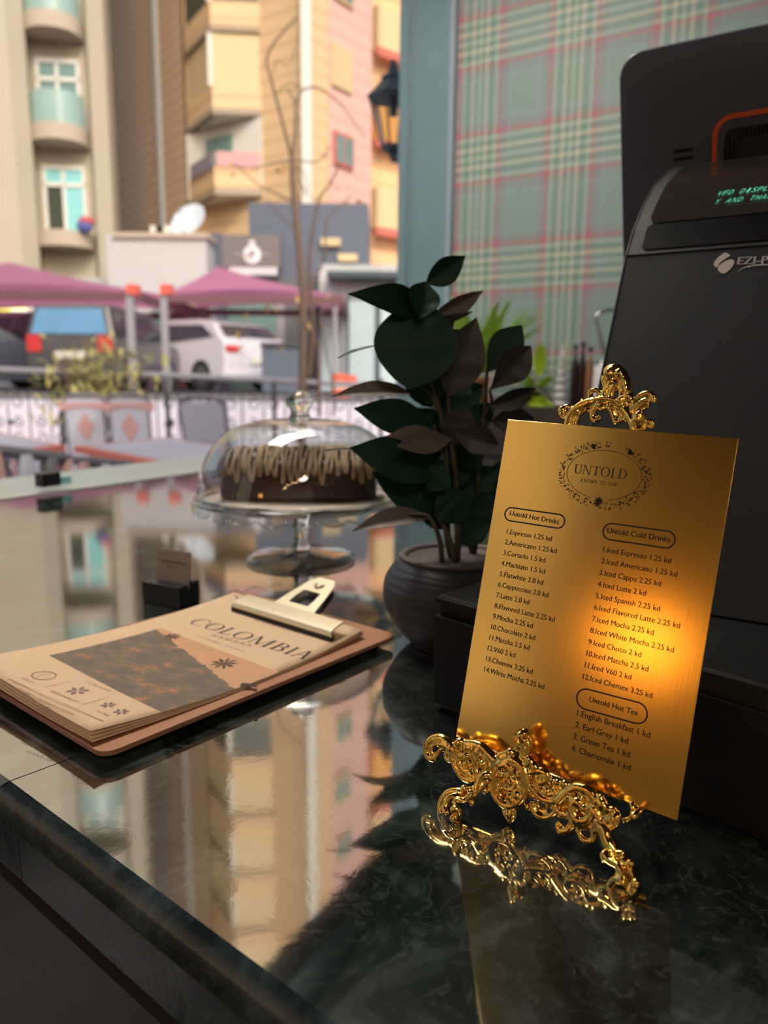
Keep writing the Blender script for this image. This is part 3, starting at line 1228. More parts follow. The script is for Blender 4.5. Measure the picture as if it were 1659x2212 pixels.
q.prism([V((p.x, p.y, CZ + .002)) for p in pq], Z * DH)
q.build('housing', m_steel, dr, bevel=.002)
q = MB()
q.box(D0 + dw * .209 + dk * .004 + Z * (DH * .5 - .004), .404, .008, DH - .02, dw, dk)
q.build('drawer_front', m_steel, dr, bevel=.0015)
q = MB()
q.box(D0 + dw * .209 + dk * .008 + Z * (DH - .002), .404, .014, .006, dw, dk)
q.build('front_lip', m_steel, dr, bevel=.001)
q = MB()
q.lathe([(0, 0), (.009, 0), (.009, .003), (.006, .004), (0, .004)], D0 + dw * .34 + dk * .0 + Z * .05, 16)
q.build('lock', m_gold, dr)
for i in range(4):
    q = MB()
    q.lathe([(0, 0), (.008, 0), (.007, .004), (0, .004)], D0 + dw * (.03 if i % 2 else .37) + dk * (.03 if i < 2 else .32), 12)
    q.build('foot', m_black, dr)

PW = V((.857, -.515, 0)).normalized()
PK = V((.515, .857, 0)).normalized()
PB = onz(1190, 1285, CZ + DH + .003)
NW = PW


def side(x, y):                # photo pixel -> (back, up) on the terminal's left side plane
    p = onplane(x, y, PB, PW)
    return (p - PB).dot(PK), (p - PB).z


prof = [side(*c) for c in ((1270, 940), (1310, 746), (1350, 552), (1366, 498), (1385, 450), (1410, 403), (1450, 362))]
b0, z0 = prof[0]
b1, z1 = prof[2]
b_at0 = b0 + (b1 - b0) * (0 - z0) / (z1 - z0)
prof = [(b_at0, .0)] + prof
bt, zt = prof[-1]
POSW = .40


def tp(b, z, w, lift=0.0, nb=0, nz=0):
    return PB + PK * (b + nb * lift) + Z * (z + nz * lift) + PW * w


tm = thing('till_terminal', 'black till stand with green customer display on top of the cash drawer', 'till', (PB.x + .1, PB.y, PB.z))
q = MB()
pf_ = prof + [(bt + .035, zt + .001), (bt + .045, zt - .01), (bt + .06, .12), (bt + .12, .02), (bt + .12, 0)]
n = len(pf_)
va = [tp(b, z, 0) for b, z in pf_]
vb = [tp(b, z, POSW) for b, z in pf_]
q.add(va + vb, [tuple(range(n - 1, -1, -1)), tuple(range(n, 2 * n))] + [(i, i + 1, n + i + 1, n + i) for i in range(n - 1)] + [(n - 1, 0, n, 2 * n - 1)])
q.build('housing', m_blk, tm, bevel=.0015)


def skin(i0, t0, i1, t1, w0, w1, lift):     # a strip lying on the curved front between two places on the profile
    pts = []
    k0, k1 = i0 + t0, i1 + t1
    for j in range(13):
        k = k0 + (k1 - k0) * j / 12
        i = min(int(k), len(prof) - 2)
        t = k - i
        b = prof[i][0] + (prof[i + 1][0] - prof[i][0]) * t
        z = prof[i][1] + (prof[i + 1][1] - prof[i][1]) * t
        db, dzz = prof[i + 1][0] - prof[i][0], prof[i + 1][1] - prof[i][1]
        l = math.hypot(db, dzz)
        pts.append((b - dzz / l * lift, z + db / l * lift))
    return [[tp(b, z, w0 + (.004 if j in (0, 12) else 0)) for j, (b, z) in enumerate(pts)], [tp(b, z, w1) for b, z in pts]]


def skin_part(name, m, *a):
    L, R = skin(*a)
    q = MB()
    q.add(L + R, [(j, j + 1, 13 + j + 1, 13 + j) for j in range(12)])
    o = q.build(name, m, tm, smooth=True)
    return o


skin_part('display_window', m_gloss, 4, .2, 6, .85, .014, .39, .0012)
skin_part('receipt_slot', m_deep, 3, .15, 4, .15, .014, .39, .0010)
q = MB()                       # the seam under the slot
s_ = [tp(prof[3][0] - .0006, prof[3][1] - .0004, 0), tp(prof[3][0] - .0006, prof[3][1] - .0004, POSW)]
q.tube(s_, .0006, 6)
q.build('seam', m_deep, tm)
q = MB()
q.tube([tp(b - .0003, z, .001) for b, z in prof[1:]], .0008, 6)
q.tube([tp(prof[4][0] - .001 + .0005, prof[4][1] - .004, .013), tp(prof[4][0], prof[4][1] - .006, .02), tp(prof[4][0], prof[4][1] - .006, POSW - .02)], .0004, 6)
q.build('edge_trim', m_blk2, tm)
# lettering on the curved display window
i = 4
db, dzz = prof[6][0] - prof[4][0], prof[6][1] - prof[4][1]
ud = (PK * db + Z * dzz).normalized()
nd_ = PW.cross(ud).normalized()
if nd_.dot(EYE - PB) < 0:
    nd_ = -nd_
dp = tp(prof[5][0], prof[5][1], 0) + nd_ * .0022
q = MB()
for word, c0, sy in (('VFD DISPLAY', (1547, 423), 1), ('Y AND THANK', (1541, 441), 1)):
    p0 = onplane(c0[0], c0[1], dp, nd_)
    s_ = .0078
    for k, ch in enumerate(word):
        if ch != ' ':
            sh = text_shape(ch, -.02)
            wd = max(v[0] for v in sh[0]) - min(v[0] for v in sh[0])
            gw = .0033 if ch != 'I' else .0012
            p1 = p0 + PW * (k * .0050 + (.001 if ch == 'I' else 0))
            fit_text(q, sh, p1, p1 + PW * gw, xs=s_ * 1.7, upv=ud, shear=.28)
q.build('display_text', m_vfd, tm)
# the maker's mark on the flat front
fu = (PK * (prof[3][0] - prof[1][0]) + Z * (prof[3][1] - prof[1][1])).normalized()
fn = PW.cross(fu).normalized()
if fn.dot(EYE - PB) < 0:
    fn = -fn
fp = tp(*prof[2], 0) + fn * .0006
lp = lambda x, y: onplane(1240 + x / 3.959, 480 + y / 3.959, fp, fn)
q = MB()
q.poly([lp(*c) for c in spl([(1195, 355), (1215, 320), (1265, 275), (1295, 260), (1325, 275), (1332, 288), (1290, 315), (1250, 345), (1222, 385), (1200, 375)], 4, True)])
q.poly([lp(*c) for c in spl([(1228, 392), (1258, 355), (1310, 325), (1355, 318), (1370, 345), (1350, 385), (1310, 425), (1275, 440), (1245, 425)], 4, True)])
tx = text_shape('EZI-POS', .010)
p0, p1 = lp(1392, 362), lp(1660, 352)
tw = max(v[0] for v in tx[0])
w5 = max(v[0] for v in text_shape('EZI-P', .010)[0])
fit_text(q, tx, p0, p0 + (p1 - p0) * (tw / w5), nrm=fn)
sw = spl([(1394, 425), (1440, 395), (1500, 375), (1580, 365), (1700, 362), (1800, 372)], 6)
for j in range(len(sw) - 1):
    w0_, w1_ = 2 + 7 * math.sin(PI * j / len(sw)), 2 + 7 * math.sin(PI * (j + 1) / len(sw))
    q.poly([lp(sw[j][0], sw[j][1] - w0_ / 2), lp(sw[j + 1][0], sw[j + 1][1] - w1_ / 2), lp(sw[j + 1][0], sw[j + 1][1] + w1_ / 2), lp(sw[j][0], sw[j][1] + w0_ / 2)])
q.poly([lp(1497 + 9 * math.cos(a), 379 + 9 * math.sin(a)) for a in [k * PI / 5 for k in range(10)]])
q.build('maker_mark', m_logo, tm)

# the screen behind it, seen from the back
MU = (PK * -.34 + Z * .94).normalized()
MN = PW.cross(MU).normalized()
if MN.dot(EYE - PB) < 0:
    MN = -MN
MP = PB + PK * (bt + .085)
MP = onplane(1345, 540, MP, PK)
ml = lambda x, y: ((onplane(x, y, MP, MN) - MP).dot(PW), (onplane(x, y, MP, MN) - MP).dot(MU))
x0, y1 = ml(1337, 185)[0], ml(1420, 101)[1]
x0 = min(x0, ml(1345, 540)[0])
mo = thing('till_screen', 'large black till screen seen from behind with orange rimmed port recess', 'screen', tuple(MP))


def mpt(x, y, d=0.0):
    return MP + PW * x + MU * y + MN * d


def rrect(xa, ya, xb, yb, r, n=8):
    o = []
    for cx, cy, a0 in ((xb - r, ya + r, -90), (xb - r, yb - r, 0), (xa + r, yb - r, 90), (xa + r, ya + r, 180)):
        for k in range(n + 1):
            a = math.radians(a0 + 90 * k / n)
            o.append((cx + r * math.cos(a), cy + r * math.sin(a)))
    return o


MWD, YB = .38, y1 - .30
q = MB()
outl = [(rrect(x0, YB, x0 + MWD, y1, .026), -.022), (rrect(x0, YB, x0 + MWD, y1, .026), -.004), (rrect(x0 + .0015, YB + .0015, x0 + MWD - .0015, y1 - .0015, .026), 0), (rrect(x0 + .035, YB + .03, x0 + MWD - .035, y1 - .02, .03), .009), (rrect(x0 + .06, YB + .05, x0 + MWD - .06, y1 - .04, .03), .010)]
n = len(outl[0][0])
vs = [mpt(x, y, d) for o, d in outl for x, y in o]
fs = [tuple(range(n - 1, -1, -1)), tuple(range(4 * n, 5 * n))]
for k in range(4):
    fs += [(k * n + j, k * n + (j + 1) % n, (k + 1) * n + (j + 1) % n, (k + 1) * n + j) for j in range(n)]
q.add(vs, fs)
q.build('back_shell', m_blk2, mo, smooth=True, auto=35)
q = MB()
q.prism([mpt(x, y, -.023) for x, y in rrect(x0 + .006, YB + .006, x0 + MWD - .006, y1 - .006, .02)], MN * -.004)
q.build('display_glass', m_gloss, mo)
xa, ya = ml(1541, 345)[0], ml(1600, 241)[1]
ring = rrect(xa, ya - .09, xa + .17, ya, .021, 10)
q = MB()
for lift, off in ((.0105, 0),):
    oi = rrect(xa + .0052, ya - .085, xa + .165, ya - .0052, .016, 10)
    m_ = len(ring)
    vs = [mpt(x, y, d) for pts, d in ((ring, .008), (ring, .0125), (oi, .0125), (oi, .006)) for x, y in pts]
    q.add(vs, [(k * m_ + j, k * m_ + (j + 1) % m_, (k + 1) * m_ + (j + 1) % m_, (k + 1) * m_ + j) for k in range(3) for j in range(m_)])
q.build('orange_rim', m_orange, mo, label='orange rim around the port recess')
q = MB()
oi2 = rrect(xa + .0125, ya - .08, xa + .158, ya - .0155, .010, 10)
vs = [mpt(x, y, d) for pts, d in ((oi, .0112), (oi2, .0105)) for x, y in pts]
q.add(vs, [(j, (j + 1) % m_, m_ + (j + 1) % m_, m_ + j) for j in range(m_)])
q.build('recess_frame', m_blk2, mo)
q = MB()
q.prism([mpt(x, y, .0103) for x, y in oi2], MN * .0004)
q.mi = 1
for k in range(30):
    xx = xa + .0165 + k * .0042
    q.box(mpt(xx, ya - .045, .011), .0016, .058, .001, PW, MU, MN)
q.build('vent_grille', [m_deep, m_blk], mo)
q = MB()
q.prism([mpt(x, y, .0108) for x, y in rrect(xa + .026, ya - .075, xa + .15, ya - .026, .018, 8)], MN * .0016)
q.build('port_cover', m_blk, mo, bevel=.0006)
for yy in (324, 341):
    q = MB()
    a, b = ml(1458, yy + 2), ml(1500, yy - 3)
    q.box(mpt((a[0] + b[0]) / 2, a[1], .0088), (b[0] - a[0]), .0036, .004, PW, MU, MN)
    q.build('vent_slot', m_deep, mo)
q = MB()
c = mpt(x0 + MWD / 2, (YB + y1) / 2 - .05, -.05)
c2 = tp(bt + .09, .01, POSW / 2)
q.tube([mpt(x0 + MWD / 2, (YB + y1) / 2 - .03, .002), tp(bt + .03, zt - .05, POSW / 2)], .03, 12)
q.build('mount', m_blk, mo)

# ------------------------------------------------------------------ plant in a ribbed dark bowl
m_pot = mat('dark_ribbed_stoneware', rgb(50, 52, 62), .62, var=.35, scale=4, bump=.9, bscale=22, stretch=(1.2, 1.2, 12))
m_rim = mat('raw_clay_rim', rgb(92, 80, 74), .7, var=.12)
m_peb = mat('pale_pebbles', rgb(176, 152, 130), .6, var=.35, scale=120)
m_leaf = mat('dark_green_leaf', rgb(18, 56, 40), .55, var=.3, spec=.22, scale=10)
m_under = mat('brown_leaf_underside', rgb(50, 44, 40), .5, var=.2, scale=20)
m_under2 = mat('pale_brown_leaf_underside', rgb(112, 100, 90), .6, var=.15, scale=20)
m_stem = mat('olive_stem', rgb(66, 58, 34), .55, var=.25, scale=40)
pc = V((.076, .758, CZ))
pt = thing('potted_plant', 'faux magnolia plant with dark green leaves in dark ribbed round bowl', 'plant', tuple(pc))
pprof = [(0, .001), (.042, .001), (.047, .004), (.062, .020), (.073, .040), (.0765, .056), (.074, .072), (.066, .086), (.058, .0945)]
q = MB()
q.lathe(spl(pprof, 4) + [(.054, .092), (.052, .08), (0, .08)], pc, 56, wob=lambda a, i: 1 + .004 * math.sin(a * 3 + i))
q.build('bowl', m_pot, pt, smooth=True)
q = MB()
q.lathe([(.0585, .0935), (.0600, .0955), (.0575, .0975), (.0535, .0972), (.0510, .0945), (.050, .082), (0, .082)], pc, 56)
q.build('rim', m_rim, pt, smooth=True)
q = MB()
rp = random.Random(11)
for i in range(330):
    a, r_ = rp.uniform(0, 2 * PI), .048 * math.sqrt(rp.random())
    q.blob(pc + V((r_ * math.cos(a), r_ * math.sin(a), .085 + rp.uniform(0, .005))), rp.uniform(.0025, .0042), rp.uniform(.002, .0035), rp.uniform(.0015, .0025), n=6)
o = q.build('pebbles', m_peb, pt, smooth=True)
o['kind'] = 'stuff'

fol = MB()


def leaf(b, t, wpx, roll=0.0, db=0.0, dt=0.0, fold=.18, curl=.12, flip=False, peak=.5, sharp=1.0):
    D = .758
    p0, p1 = at(b[0], b[1], D + db), at(t[0], t[1], D + dt)
    ax = (p1 - p0)
    L = ax.length
    ax.normalize()
    view = (EYE - (p0 + p1) * .5).normalized()
    nrm = (view - ax * view.dot(ax)).normalized()
    nrm = (Matrix.Rotation(math.radians(roll), 3, ax) @ nrm).normalized()
    sd_ = nrm.cross(ax).normalized()
    hw = wpx / 2 * D / F
    nu, nv = 8, 14
    top, bot = [], []
    for j in range(nv + 1):
        v = j / nv
        w = hw * (math.sin(PI * v ** (math.log(.5) / math.log(peak))) ** (1.0 * sharp)) if 0 < v < 1 else 0
        w = max(w, .0006)
        for i in range(nu + 1):
            u = i / nu * 2 - 1
            off = fold * w * abs(u) ** 1.3 - curl * L * (v - .5) ** 2 * 1.2 + .03 * w * math.sin(v * 19 + u * 2)
            if abs(u) < .1:
                off -= .0005
            p = p0 + ax * (L * v) + sd_ * (u * w) + nrm * off
            top.append(p)
            bot.append(p - nrm * .0005)
    fs = [(j * (nu + 1) + i, j * (nu + 1) + i + 1, (j + 1) * (nu + 1) + i + 1, (j + 1) * (nu + 1) + i) for j in range(nv) for i in range(nu)]
    fol.mi = flip
    fol.add(top, fs)
    fol.mi = 0 if flip else 1
    fol.add(bot, [f[::-1] for f in fs])
    return p0


LV = [
    # base, tip, width px, roll, depth of base, depth of tip, fold, curl, brown side out
    ((922, 612), (1006, 553), 56, 12, 0, .01, .5, .1, 0, .42),
    ((922, 668), (764, 630), 66, 20, 0, -.05, .45, .35, 0, .42),
    ((918, 610), (905, 690), 70, -15, -.005, -.03, .4, -.1, 0, .5),
    ((915, 640), (884, 838), 172, 0, -.01, -.045, .10, .12, 0, .55, .72),
    ((815, 742), (729, 769), 40, 84, -.02, -.04, .05, .1, 0),
    ((930, 690), (1045, 629), 46, 25, .02, .04, .5, .1, 2),
    ((930, 692), (1022, 676), 34, 60, .02, .03, .3, .1, 2),
    ((925, 755), (985, 690), 44, 50, .02, .03, .3, .1, 1),
    ((968, 856), (1030, 686), 96, 10, -.02, -.015, .2, .1, 1),
    ((940, 765), (1008, 716), 62, 15, .01, .02, .3, .1, 0),
    ((1050, 806), (1128, 702), 76, 0, .02, .035, .12, .05, 0, .55),
    ((1057, 846), (1149, 748), 74, 15, .0, .0, .2, .15, 1, .6),
    ((1060, 880), (1163, 841), 46, 20, .0, .01, .4, .35, 1),
    ((893, 842), (720, 847), 42, 40, .0, -.03, .4, .25, 2),
    ((938, 918), (770, 882), 74, 5, -.01, -.045, .16, .2, 0, .5),
    ((955, 942), (838, 938), 42, 25, -.01, -.04, .3, .3, 2),
    ((980, 948), (860, 963), 52, 10, -.02, -.06, .35, .1, 2, .55),
    ((970, 930), (1077, 962), 62, 5, -.02, -.03, .3, .3, 1, .6),
    ((975, 1018), (761, 966), 100, 10, -.01, -.05, .16, .2, 0, .5),
    ((960, 1112), (806, 1018), 82, 15, .0, -.01, .2, .12, 0, .5),
    ((940, 1108), (768, 1134), 46, 30, -.01, -.05, .5, .4, 2, .5),
    ((986, 1172), (1064, 1126), 56, 0, -.01, -.01, .2, .2, 0),
    ((1062, 912), (1156, 905), 62, 10, .01, .01, .2, .4, 1, .5),
    ((760, 967), (700, 972), 8, 70, -.05, -.055, .1, .05, 0),
    # darker leaves deeper in the crown
    ((950, 900), (1010, 790), 90, -20, .02, .03, .2, .1, 0), ((930, 880), (905, 770), 90, 10, .02, .02, .2, .1, 0),
    ((965, 880), (1045, 830), 76, -10, .03, .05, .2, .2, 0), ((960, 960), (880, 880), 84, 10, .02, .02, .2, .2, 0),
    ((975, 1000), (1040, 890), 80, 0, .04, .05, .2, .1, 0), ((985, 1070), (1080, 1010), 76, 10, .02, .03, .2, .2, 0),
    ((990, 1110), (1090, 1070), 66, 15, .03, .04, .3, .2, 0), ((960, 1090), (930, 980), 90, 0, .0, .01, .2, .1, 0),
    ((1000, 1050), (985, 930), 80, 10, .01, .02, .2, .1, 0), ((985, 1150), (1040, 1060), 60, -5, .03, .04, .2, .1, 0),
    ((975, 1140), (890, 1070), 64, 15, .01, .0, .25, .2, 0), ((1040, 1080), (1110, 980), 60, 20, .05, .06, .2, .2, 0),
    ((980, 1100), (900, 1040), 80, 30, .02, .02, .3, .2, 0), ((950, 860), (880, 830), 70, 20, .02, .01, .3, .2, 0),
    ((970, 980), (910, 930), 70, 0, .02, .02, .2, .2, 0), ((1000, 930), (1070, 870), 60, 0, .03, .03, .2, .2, 0),
    ((955, 1060), (900, 1000), 84, 10, .03, .03, .2, .1, 0), ((990, 1010), (1030, 950), 80, -10, .01, .0, .2, .1, 0),
    ((965, 1010), (925, 1060), 70, 20, -.02, -.02, .2, .1, 0), ((975, 960), (1010, 880), 84, 0, -.015, -.02, .2, .1, 1),
    ((1000, 1130), (950, 1050), 84, 5, -.015, -.015, .2, .1, 0), ((1010, 1150), (1060, 1060), 80, 10, .0, .0, .2, .1, 0),
    ((945, 870), (900, 800), 80, 0, .0, .0, .2, .1, 0), ((955, 830), (1000, 770), 80, 0, .01, .01, .2, .1, 1),
    ((925, 690), (890, 800), 80, 30, .02, .03, .2, .1, 0), ((940, 830), (960, 740), 74, -10, .03, .03, .2, .1, 0),
]
for L in LV:
    pk = L[9] if len(L) > 9 else .45
    leaf(*L[:8], L[8], pk, L[10] if len(L) > 10 else 1.0)
fol.build('foliage', [m_leaf, m_under, m_under2], pt, smooth=True)
q = MB()


def stem(pts, r0, r1, d0=0.0, d1=0.0):
    P = spl(pts, 5)
    n = len(P)
    q.tube([at(x, y, .758 + d0 + (d1 - d0) * i / (n - 1)) for i, (x, y) in enumerate(P)], [(r0 + (r1 - r0) * i / (n - 1)) for i in range(n)], 7)


stem([(984, 1228), (970, 1180), (962, 1100), (966, 1000), (962, 930), (940, 850), (925, 760), (925, 680), (920, 610)], .0042, .0016)
stem([(985, 1228), (990, 1130), (985, 1040), (975, 930), (968, 850)], .0042, .002, -.01, -.01)
stem([(955, 1215), (948, 1160), (925, 1115), (880, 1112)], .003, .0016, -.02, -.02)
stem([(1022, 1205), (1030, 1120), (1035, 1010), (1046, 900), (1050, 830), (1052, 800)], .0036, .0016, .02, .02)
stem([(1046, 900), (1062, 870), (1058, 845)], .0022, .0014, .02, 0)
stem([(1022, 1200), (1010, 1150), (1030, 1100), (1050, 1060)], .003, .0016, .02, .03)
stem([(966, 930), (950, 890), (930, 850), (905, 835)], .0026, .0014)
stem([(968, 1010), (950, 960), (938, 918)], .0024, .0014)
stem([(985, 1215), (965, 1150), (940, 1108)], .0034, .0018, -.02, -.01)
q.build('stems', m_stem, pt, smooth=True)

# ------------------------------------------------------------------ cake stand, paper, cake and glass dome
m_gl = solid_glass('clear_pressed_glass', (.96, .99, .98, 1))
m_thin = thin_glass('thin_clear_glass', (.985, .99, .99), (.55, .62, .62), 1.45, 1.6)
m_thin2 = thin_glass('clear_glass_foot', (.99, .995, .99), (.82, .88, .87), 1.45, 1.6)
m_rimg = thin_glass('thick_glass_edge', (.9, .94, .92), (.6, .68, .66), 1.5, 5)
m_doily = mat('crumpled_paper', rgb(236, 222, 208), .8, var=.15, scale=40)
m_cake = mat('glazed_chocolate_cake', rgb(64, 34, 30), .35, var=.3, scale=18, bump=.2, bscale=120)
m_cream = mat('mocha_cream', rgb(186, 160, 128), .6, var=.12, scale=60)
cb = onz(648, 1205, CZ)
cc = V((-.1285, 1.125, CZ))
PLZ = .098
st = thing('cake_stand', 'clear glass pedestal cake stand with scalloped rim on marble counter', 'cake stand', tuple(cc))
q = MB()
q.lathe([(0, .000), (.079, .0), (.084, .003), (.084, .006), (.075, .0085), (.037, .013), (.018, .018), (0, .018)], cc, 48)
q.build('foot', m_thin2, st, smooth=True)
q = MB()
q.lathe([(0, .0185), (.016, .0185), (.0125, .026), (.0115, .045), (.013, .070), (.020, .088), (.03, PLZ - .0075), (0, PLZ - .0075)], cc, 32)
q.build('stem', m_gl, st, smooth=True)
q = MB()
q.lathe([(0, PLZ - .007), (.12, PLZ - .007), (.159, PLZ - .004), (.1665, PLZ + .003), (.1650, PLZ + .005), (.158, PLZ), (.12, PLZ - .0025), (0, PLZ - .0025)], cc, 96)
q.build('plate', m_thin, st, smooth=True)
q = MB()
NS = 24
q.grid(lambda u, v: cc + V((1, 0, 0)) * ((.1662 - .004 * v) * math.cos(u * 2 * PI)) + V((0, 1, 0)) * ((.1662 - .004 * v) * math.sin(u * 2 * PI)) + Z * (PLZ + .004 - v * (.013 + .007 * abs(math.sin(u * PI * NS)))), NS * 8, 3)
q.build('scalloped_rim', m_thin2, st, smooth=True)
q = MB()
q.tube([cc + V((.1626 * math.cos(a), .1626 * math.sin(a), PLZ + .004 - .013 - .007 * abs(math.sin(a / 2 * NS)))) for a in [2 * PI * k / 288 for k in range(288)]], .0013, 6, closed=True)
q.tube([cc + V((.1662 * math.cos(a), .1662 * math.sin(a), PLZ + .004)) for a in [2 * PI * k / 96 for k in range(96)]], .0011, 6, closed=True)
q.build('rim_edge', m_rimg, st, smooth=True)
q = MB()
rp = random.Random(5)


def dl(u, v):
    r_ = .142 * v
    a = u * 2 * PI
    wv = 1 + .04 * math.sin(a * 9 + 3) * v
    return cc + V((r_ * wv * math.cos(a), r_ * wv * math.sin(a) * .9, PLZ - .0012 + .004 * v * v * (.5 + .5 * noise.noise(V((math.cos(a) * 6, math.sin(a) * 6, v * 6))))))


q.grid(dl, 96, 10)
tag(q.build('cake_paper', m_doily, smooth=True), 'crumpled cream paper liner lying under the cake on the glass stand', 'paper liner')
ck = thing('cake', 'dark chocolate loaf cake topped with looped mocha cream under glass dome', 'cake', (cc.x, cc.y, CZ + PLZ + .003))
LX, LY, LZ = .119, .048, .062
cz0 = CZ + PLZ + .0035


def loaf(u, v):
    a = u * 2 * PI
    ex = 3.2
    c, s = math.cos(a), math.sin(a)
    f = lambda t: math.copysign(abs(t) ** (2 / ex), t)
    if v < .75:
        t = v / .75
        k = 1 - .1 * t ** 3
        z = t * LZ * .8
    else:
        t = (v - .75) / .25
        k = .9 * math.cos(t * PI / 2)
        z = LZ * (.8 + .2 * math.sin(t * PI / 2))
    return V((cc.x - .002 + LX * k * f(c), cc.y + LY * k * f(s), cz0 + z))


q = MB()
q.grid(loaf, 48, 16)
q.poly([loaf(i / 48, 0) for i in range(48)][::-1])
q.build('loaf', m_cake, ck, smooth=True, merge=True)
q = MB()
rc = random.Random(9)
N = 20
pts = []
for i in range(N * 2 + 1):
    x = -LX * .95 + LX * 1.92 * i / (N * 2)
    endf = 1 - .35 * abs(x / LX) ** 4
    sgn = 1 if i % 2 else -1
    low = LZ * (.58 + rc.uniform(-.14, .14))
    a0 = [(x - .001 + rc.uniform(-.004, .004), -sgn * LY * .55, LZ * 1.1), (x + rc.uniform(-.002, .002), 0, LZ * (1.18 + rc.uniform(-.03, .05))), (x + rc.uniform(-.002, .002), sgn * LY * .6, LZ * 1.08), (x + rc.uniform(-.003, .005), sgn * (LY + .004), LZ * .82), (x + .002, sgn * (LY + .006), low), (x + .0045, sgn * (LY + .006), low + .004)]
    for (a, b, c) in a0:
        pts.append((cc.x + a, cc.y + b * endf, cz0 + c * (.85 + .15 * endf)))
q.tube(spl(pts, 4), .0027, 7)
pts = []
for i in range(26):            # loops over both ends of the cake
    t = i / 25
    for sx in (-1,):
        pts.append((cc.x - LX * (.92 + .10 * (i % 2)), cc.y - LY + 2 * LY * t, cz0 + LZ * (1.0 if i % 2 == 0 else .5)))
q.tube(spl(pts, 3), .0030, 7)
pts = [(2 * cc.x - a, b, c) for a, b, c in pts]
q.tube(spl(pts, 3), .0030, 7)
q.build('cream_topping', m_cream, ck, smooth=True)
dm = thing('cake_dome', 'clear glass cake dome with round knob covering the chocolate cake', 'cake dome', (cc.x, cc.y, CZ + PLZ))
q = MB()
dz0 = CZ + PLZ + .0045
dprof = [(.1545 * math.cos(math.radians(a)) ** .62, .1160 * math.sin(math.radians(a))) for a in range(0, 88, 4)] + [(.012, .1163)]
q.lathe([(.1555, 0)] + dprof, V((cc.x, cc.y, dz0)), 64)
q.f = q.f[:-2]
q.m = q.m[:-2]
q.build('cover', m_thin, dm, smooth=True)
q = MB()
q.lathe([(.153, .0), (.157, .0), (.157, .003), (.154, .0035)], V((cc.x, cc.y, dz0)), 64, closed=True)
q.build('rim', m_thin, dm, smooth=True)
q = MB()
q.lathe([(0, .0), (.016, .0), (.0165, .004), (.0145, .006), (.0145, .014), (.020, .020), (.021, .028), (.017, .036), (.009, .0405), (0, .0415)], V((cc.x, cc.y, dz0 + .1158)), 32)
q.build('knob', m_gl, dm, smooth=True)

# ------------------------------------------------------------------ card holder with its cards
m_holder = mat('navy_black_acrylic', rgb(30, 34, 42), .35, var=.05)
m_card = mat('grey_card', rgb(168, 154, 150), .6, var=.03)
H0, H1, H2 = onz(308, 1300, CZ), onz(392, 1317, CZ), onz(437, 1300, CZ)
hx = (H1 - H0)
hx.normalize()
hy = V((-hx.y, hx.x, 0))
hl, hd = .062, .036
hh = .026
ho = thing('card_holder', 'small dark navy card holder block standing beside the clipboard', 'card holder', tuple(H0 + hx * .03 + hy * .018))


def hp(x, y, z):
    return H0 + hx * x + hy * y + Z * z


q = MB()
sec = [(0, 0), (hd, 0), (hd, hh + .002), (hd - .010, hh + .002), (hd - .013, .012), (hd - .017, .012), (hd - .020, hh), (0, hh)]
q.prism([hp(0, y, z + .0005) for y, z in sec], hx * hl)
q.build('block', m_holder, ho, bevel=.0008)
for i in range(3):
    card = MB()
    cb0 = hp(.003, hd - .0155 + i * .0008, .0128)
    cu_ = (Z * .98 + hy * .12).normalized()
    card.box(cb0 + hx * .027 + cu_ * .026, .054, .0006, .052, hx, cu_.cross(hx), cu_)
    if i:
        tag(card.build('business_card', m_card), 'grey business card standing behind the front card in the navy holder', 'card', 'cards in the holder')
        continue
    co = thing('business_card', 'grey business card with a line of dark print, front of the navy holder', 'card', tuple(cb0), 'cards in the holder')
    card.build('card', m_card, co)
    q = MB()
    cn = hx.cross(cu_)
    if cn.dot(EYE - cb0) < 0:
        cn = -cn
    a = cb0 + cn * .0005 + cu_ * .034
    for yy, xa_, xb_ in ((.036, .006, .048), (.030, .019, .027), (.030, .030, .034)):
        k = xa_
        while k < xb_:
            w_ = rc.uniform(.0012, .0026)
            q.poly([cb0 + cn * .0005 + hx * x + cu_ * y for x, y in ((k, yy), (k + w_, yy), (k + w_, yy + .0018), (k, yy + .0018))])
            k += w_ + .0008
    q.build('print', m_ink, co)

# ------------------------------------------------------------------ clipboard and its menus
m_board = mat('brown_board', rgb(176, 124, 92), .5, var=.1, scale=6, stretch=(1, 6, 1))
m_paper = mat('kraft_paper', rgb(236, 204, 166), .75, var=.04, scale=30)
m_clip = mat('brass_plated_clip', rgb(246, 236, 206), .34, .45, var=.06, scale=40, bump=.1, bscale=120)
m_txt = mat('dark_plum_print', rgb(70, 50, 50), .7, var=.05)
m_txt2 = mat('faded_brown_print', rgb(168, 128, 100), .7, var=.05)
BZ = CZ + .0125
K1, K2 = onz(846, 1376, BZ), onz(223, 1630, BZ)
by = (K2 - K1).normalized()            # towards the near end
bx = V((by.y, -by.x, 0))               # towards the left long edge
if bx.x > 0:
    bx = -bx
BL_, BW = .336, .241
K1 = K2 - by * BL_
cl = thing('clipboard', 'brown clipboard with brass clip lying flat on the counter under kraft menus', 'clipboard', tuple(V((K1.x, K1.y, CZ)) + bx * .11 + by * .16))


def bp_(x, y, z=0.0):          # board coordinates: x from the right edge, y from the clip end
    return K1 + bx * x + by * y + Z * z


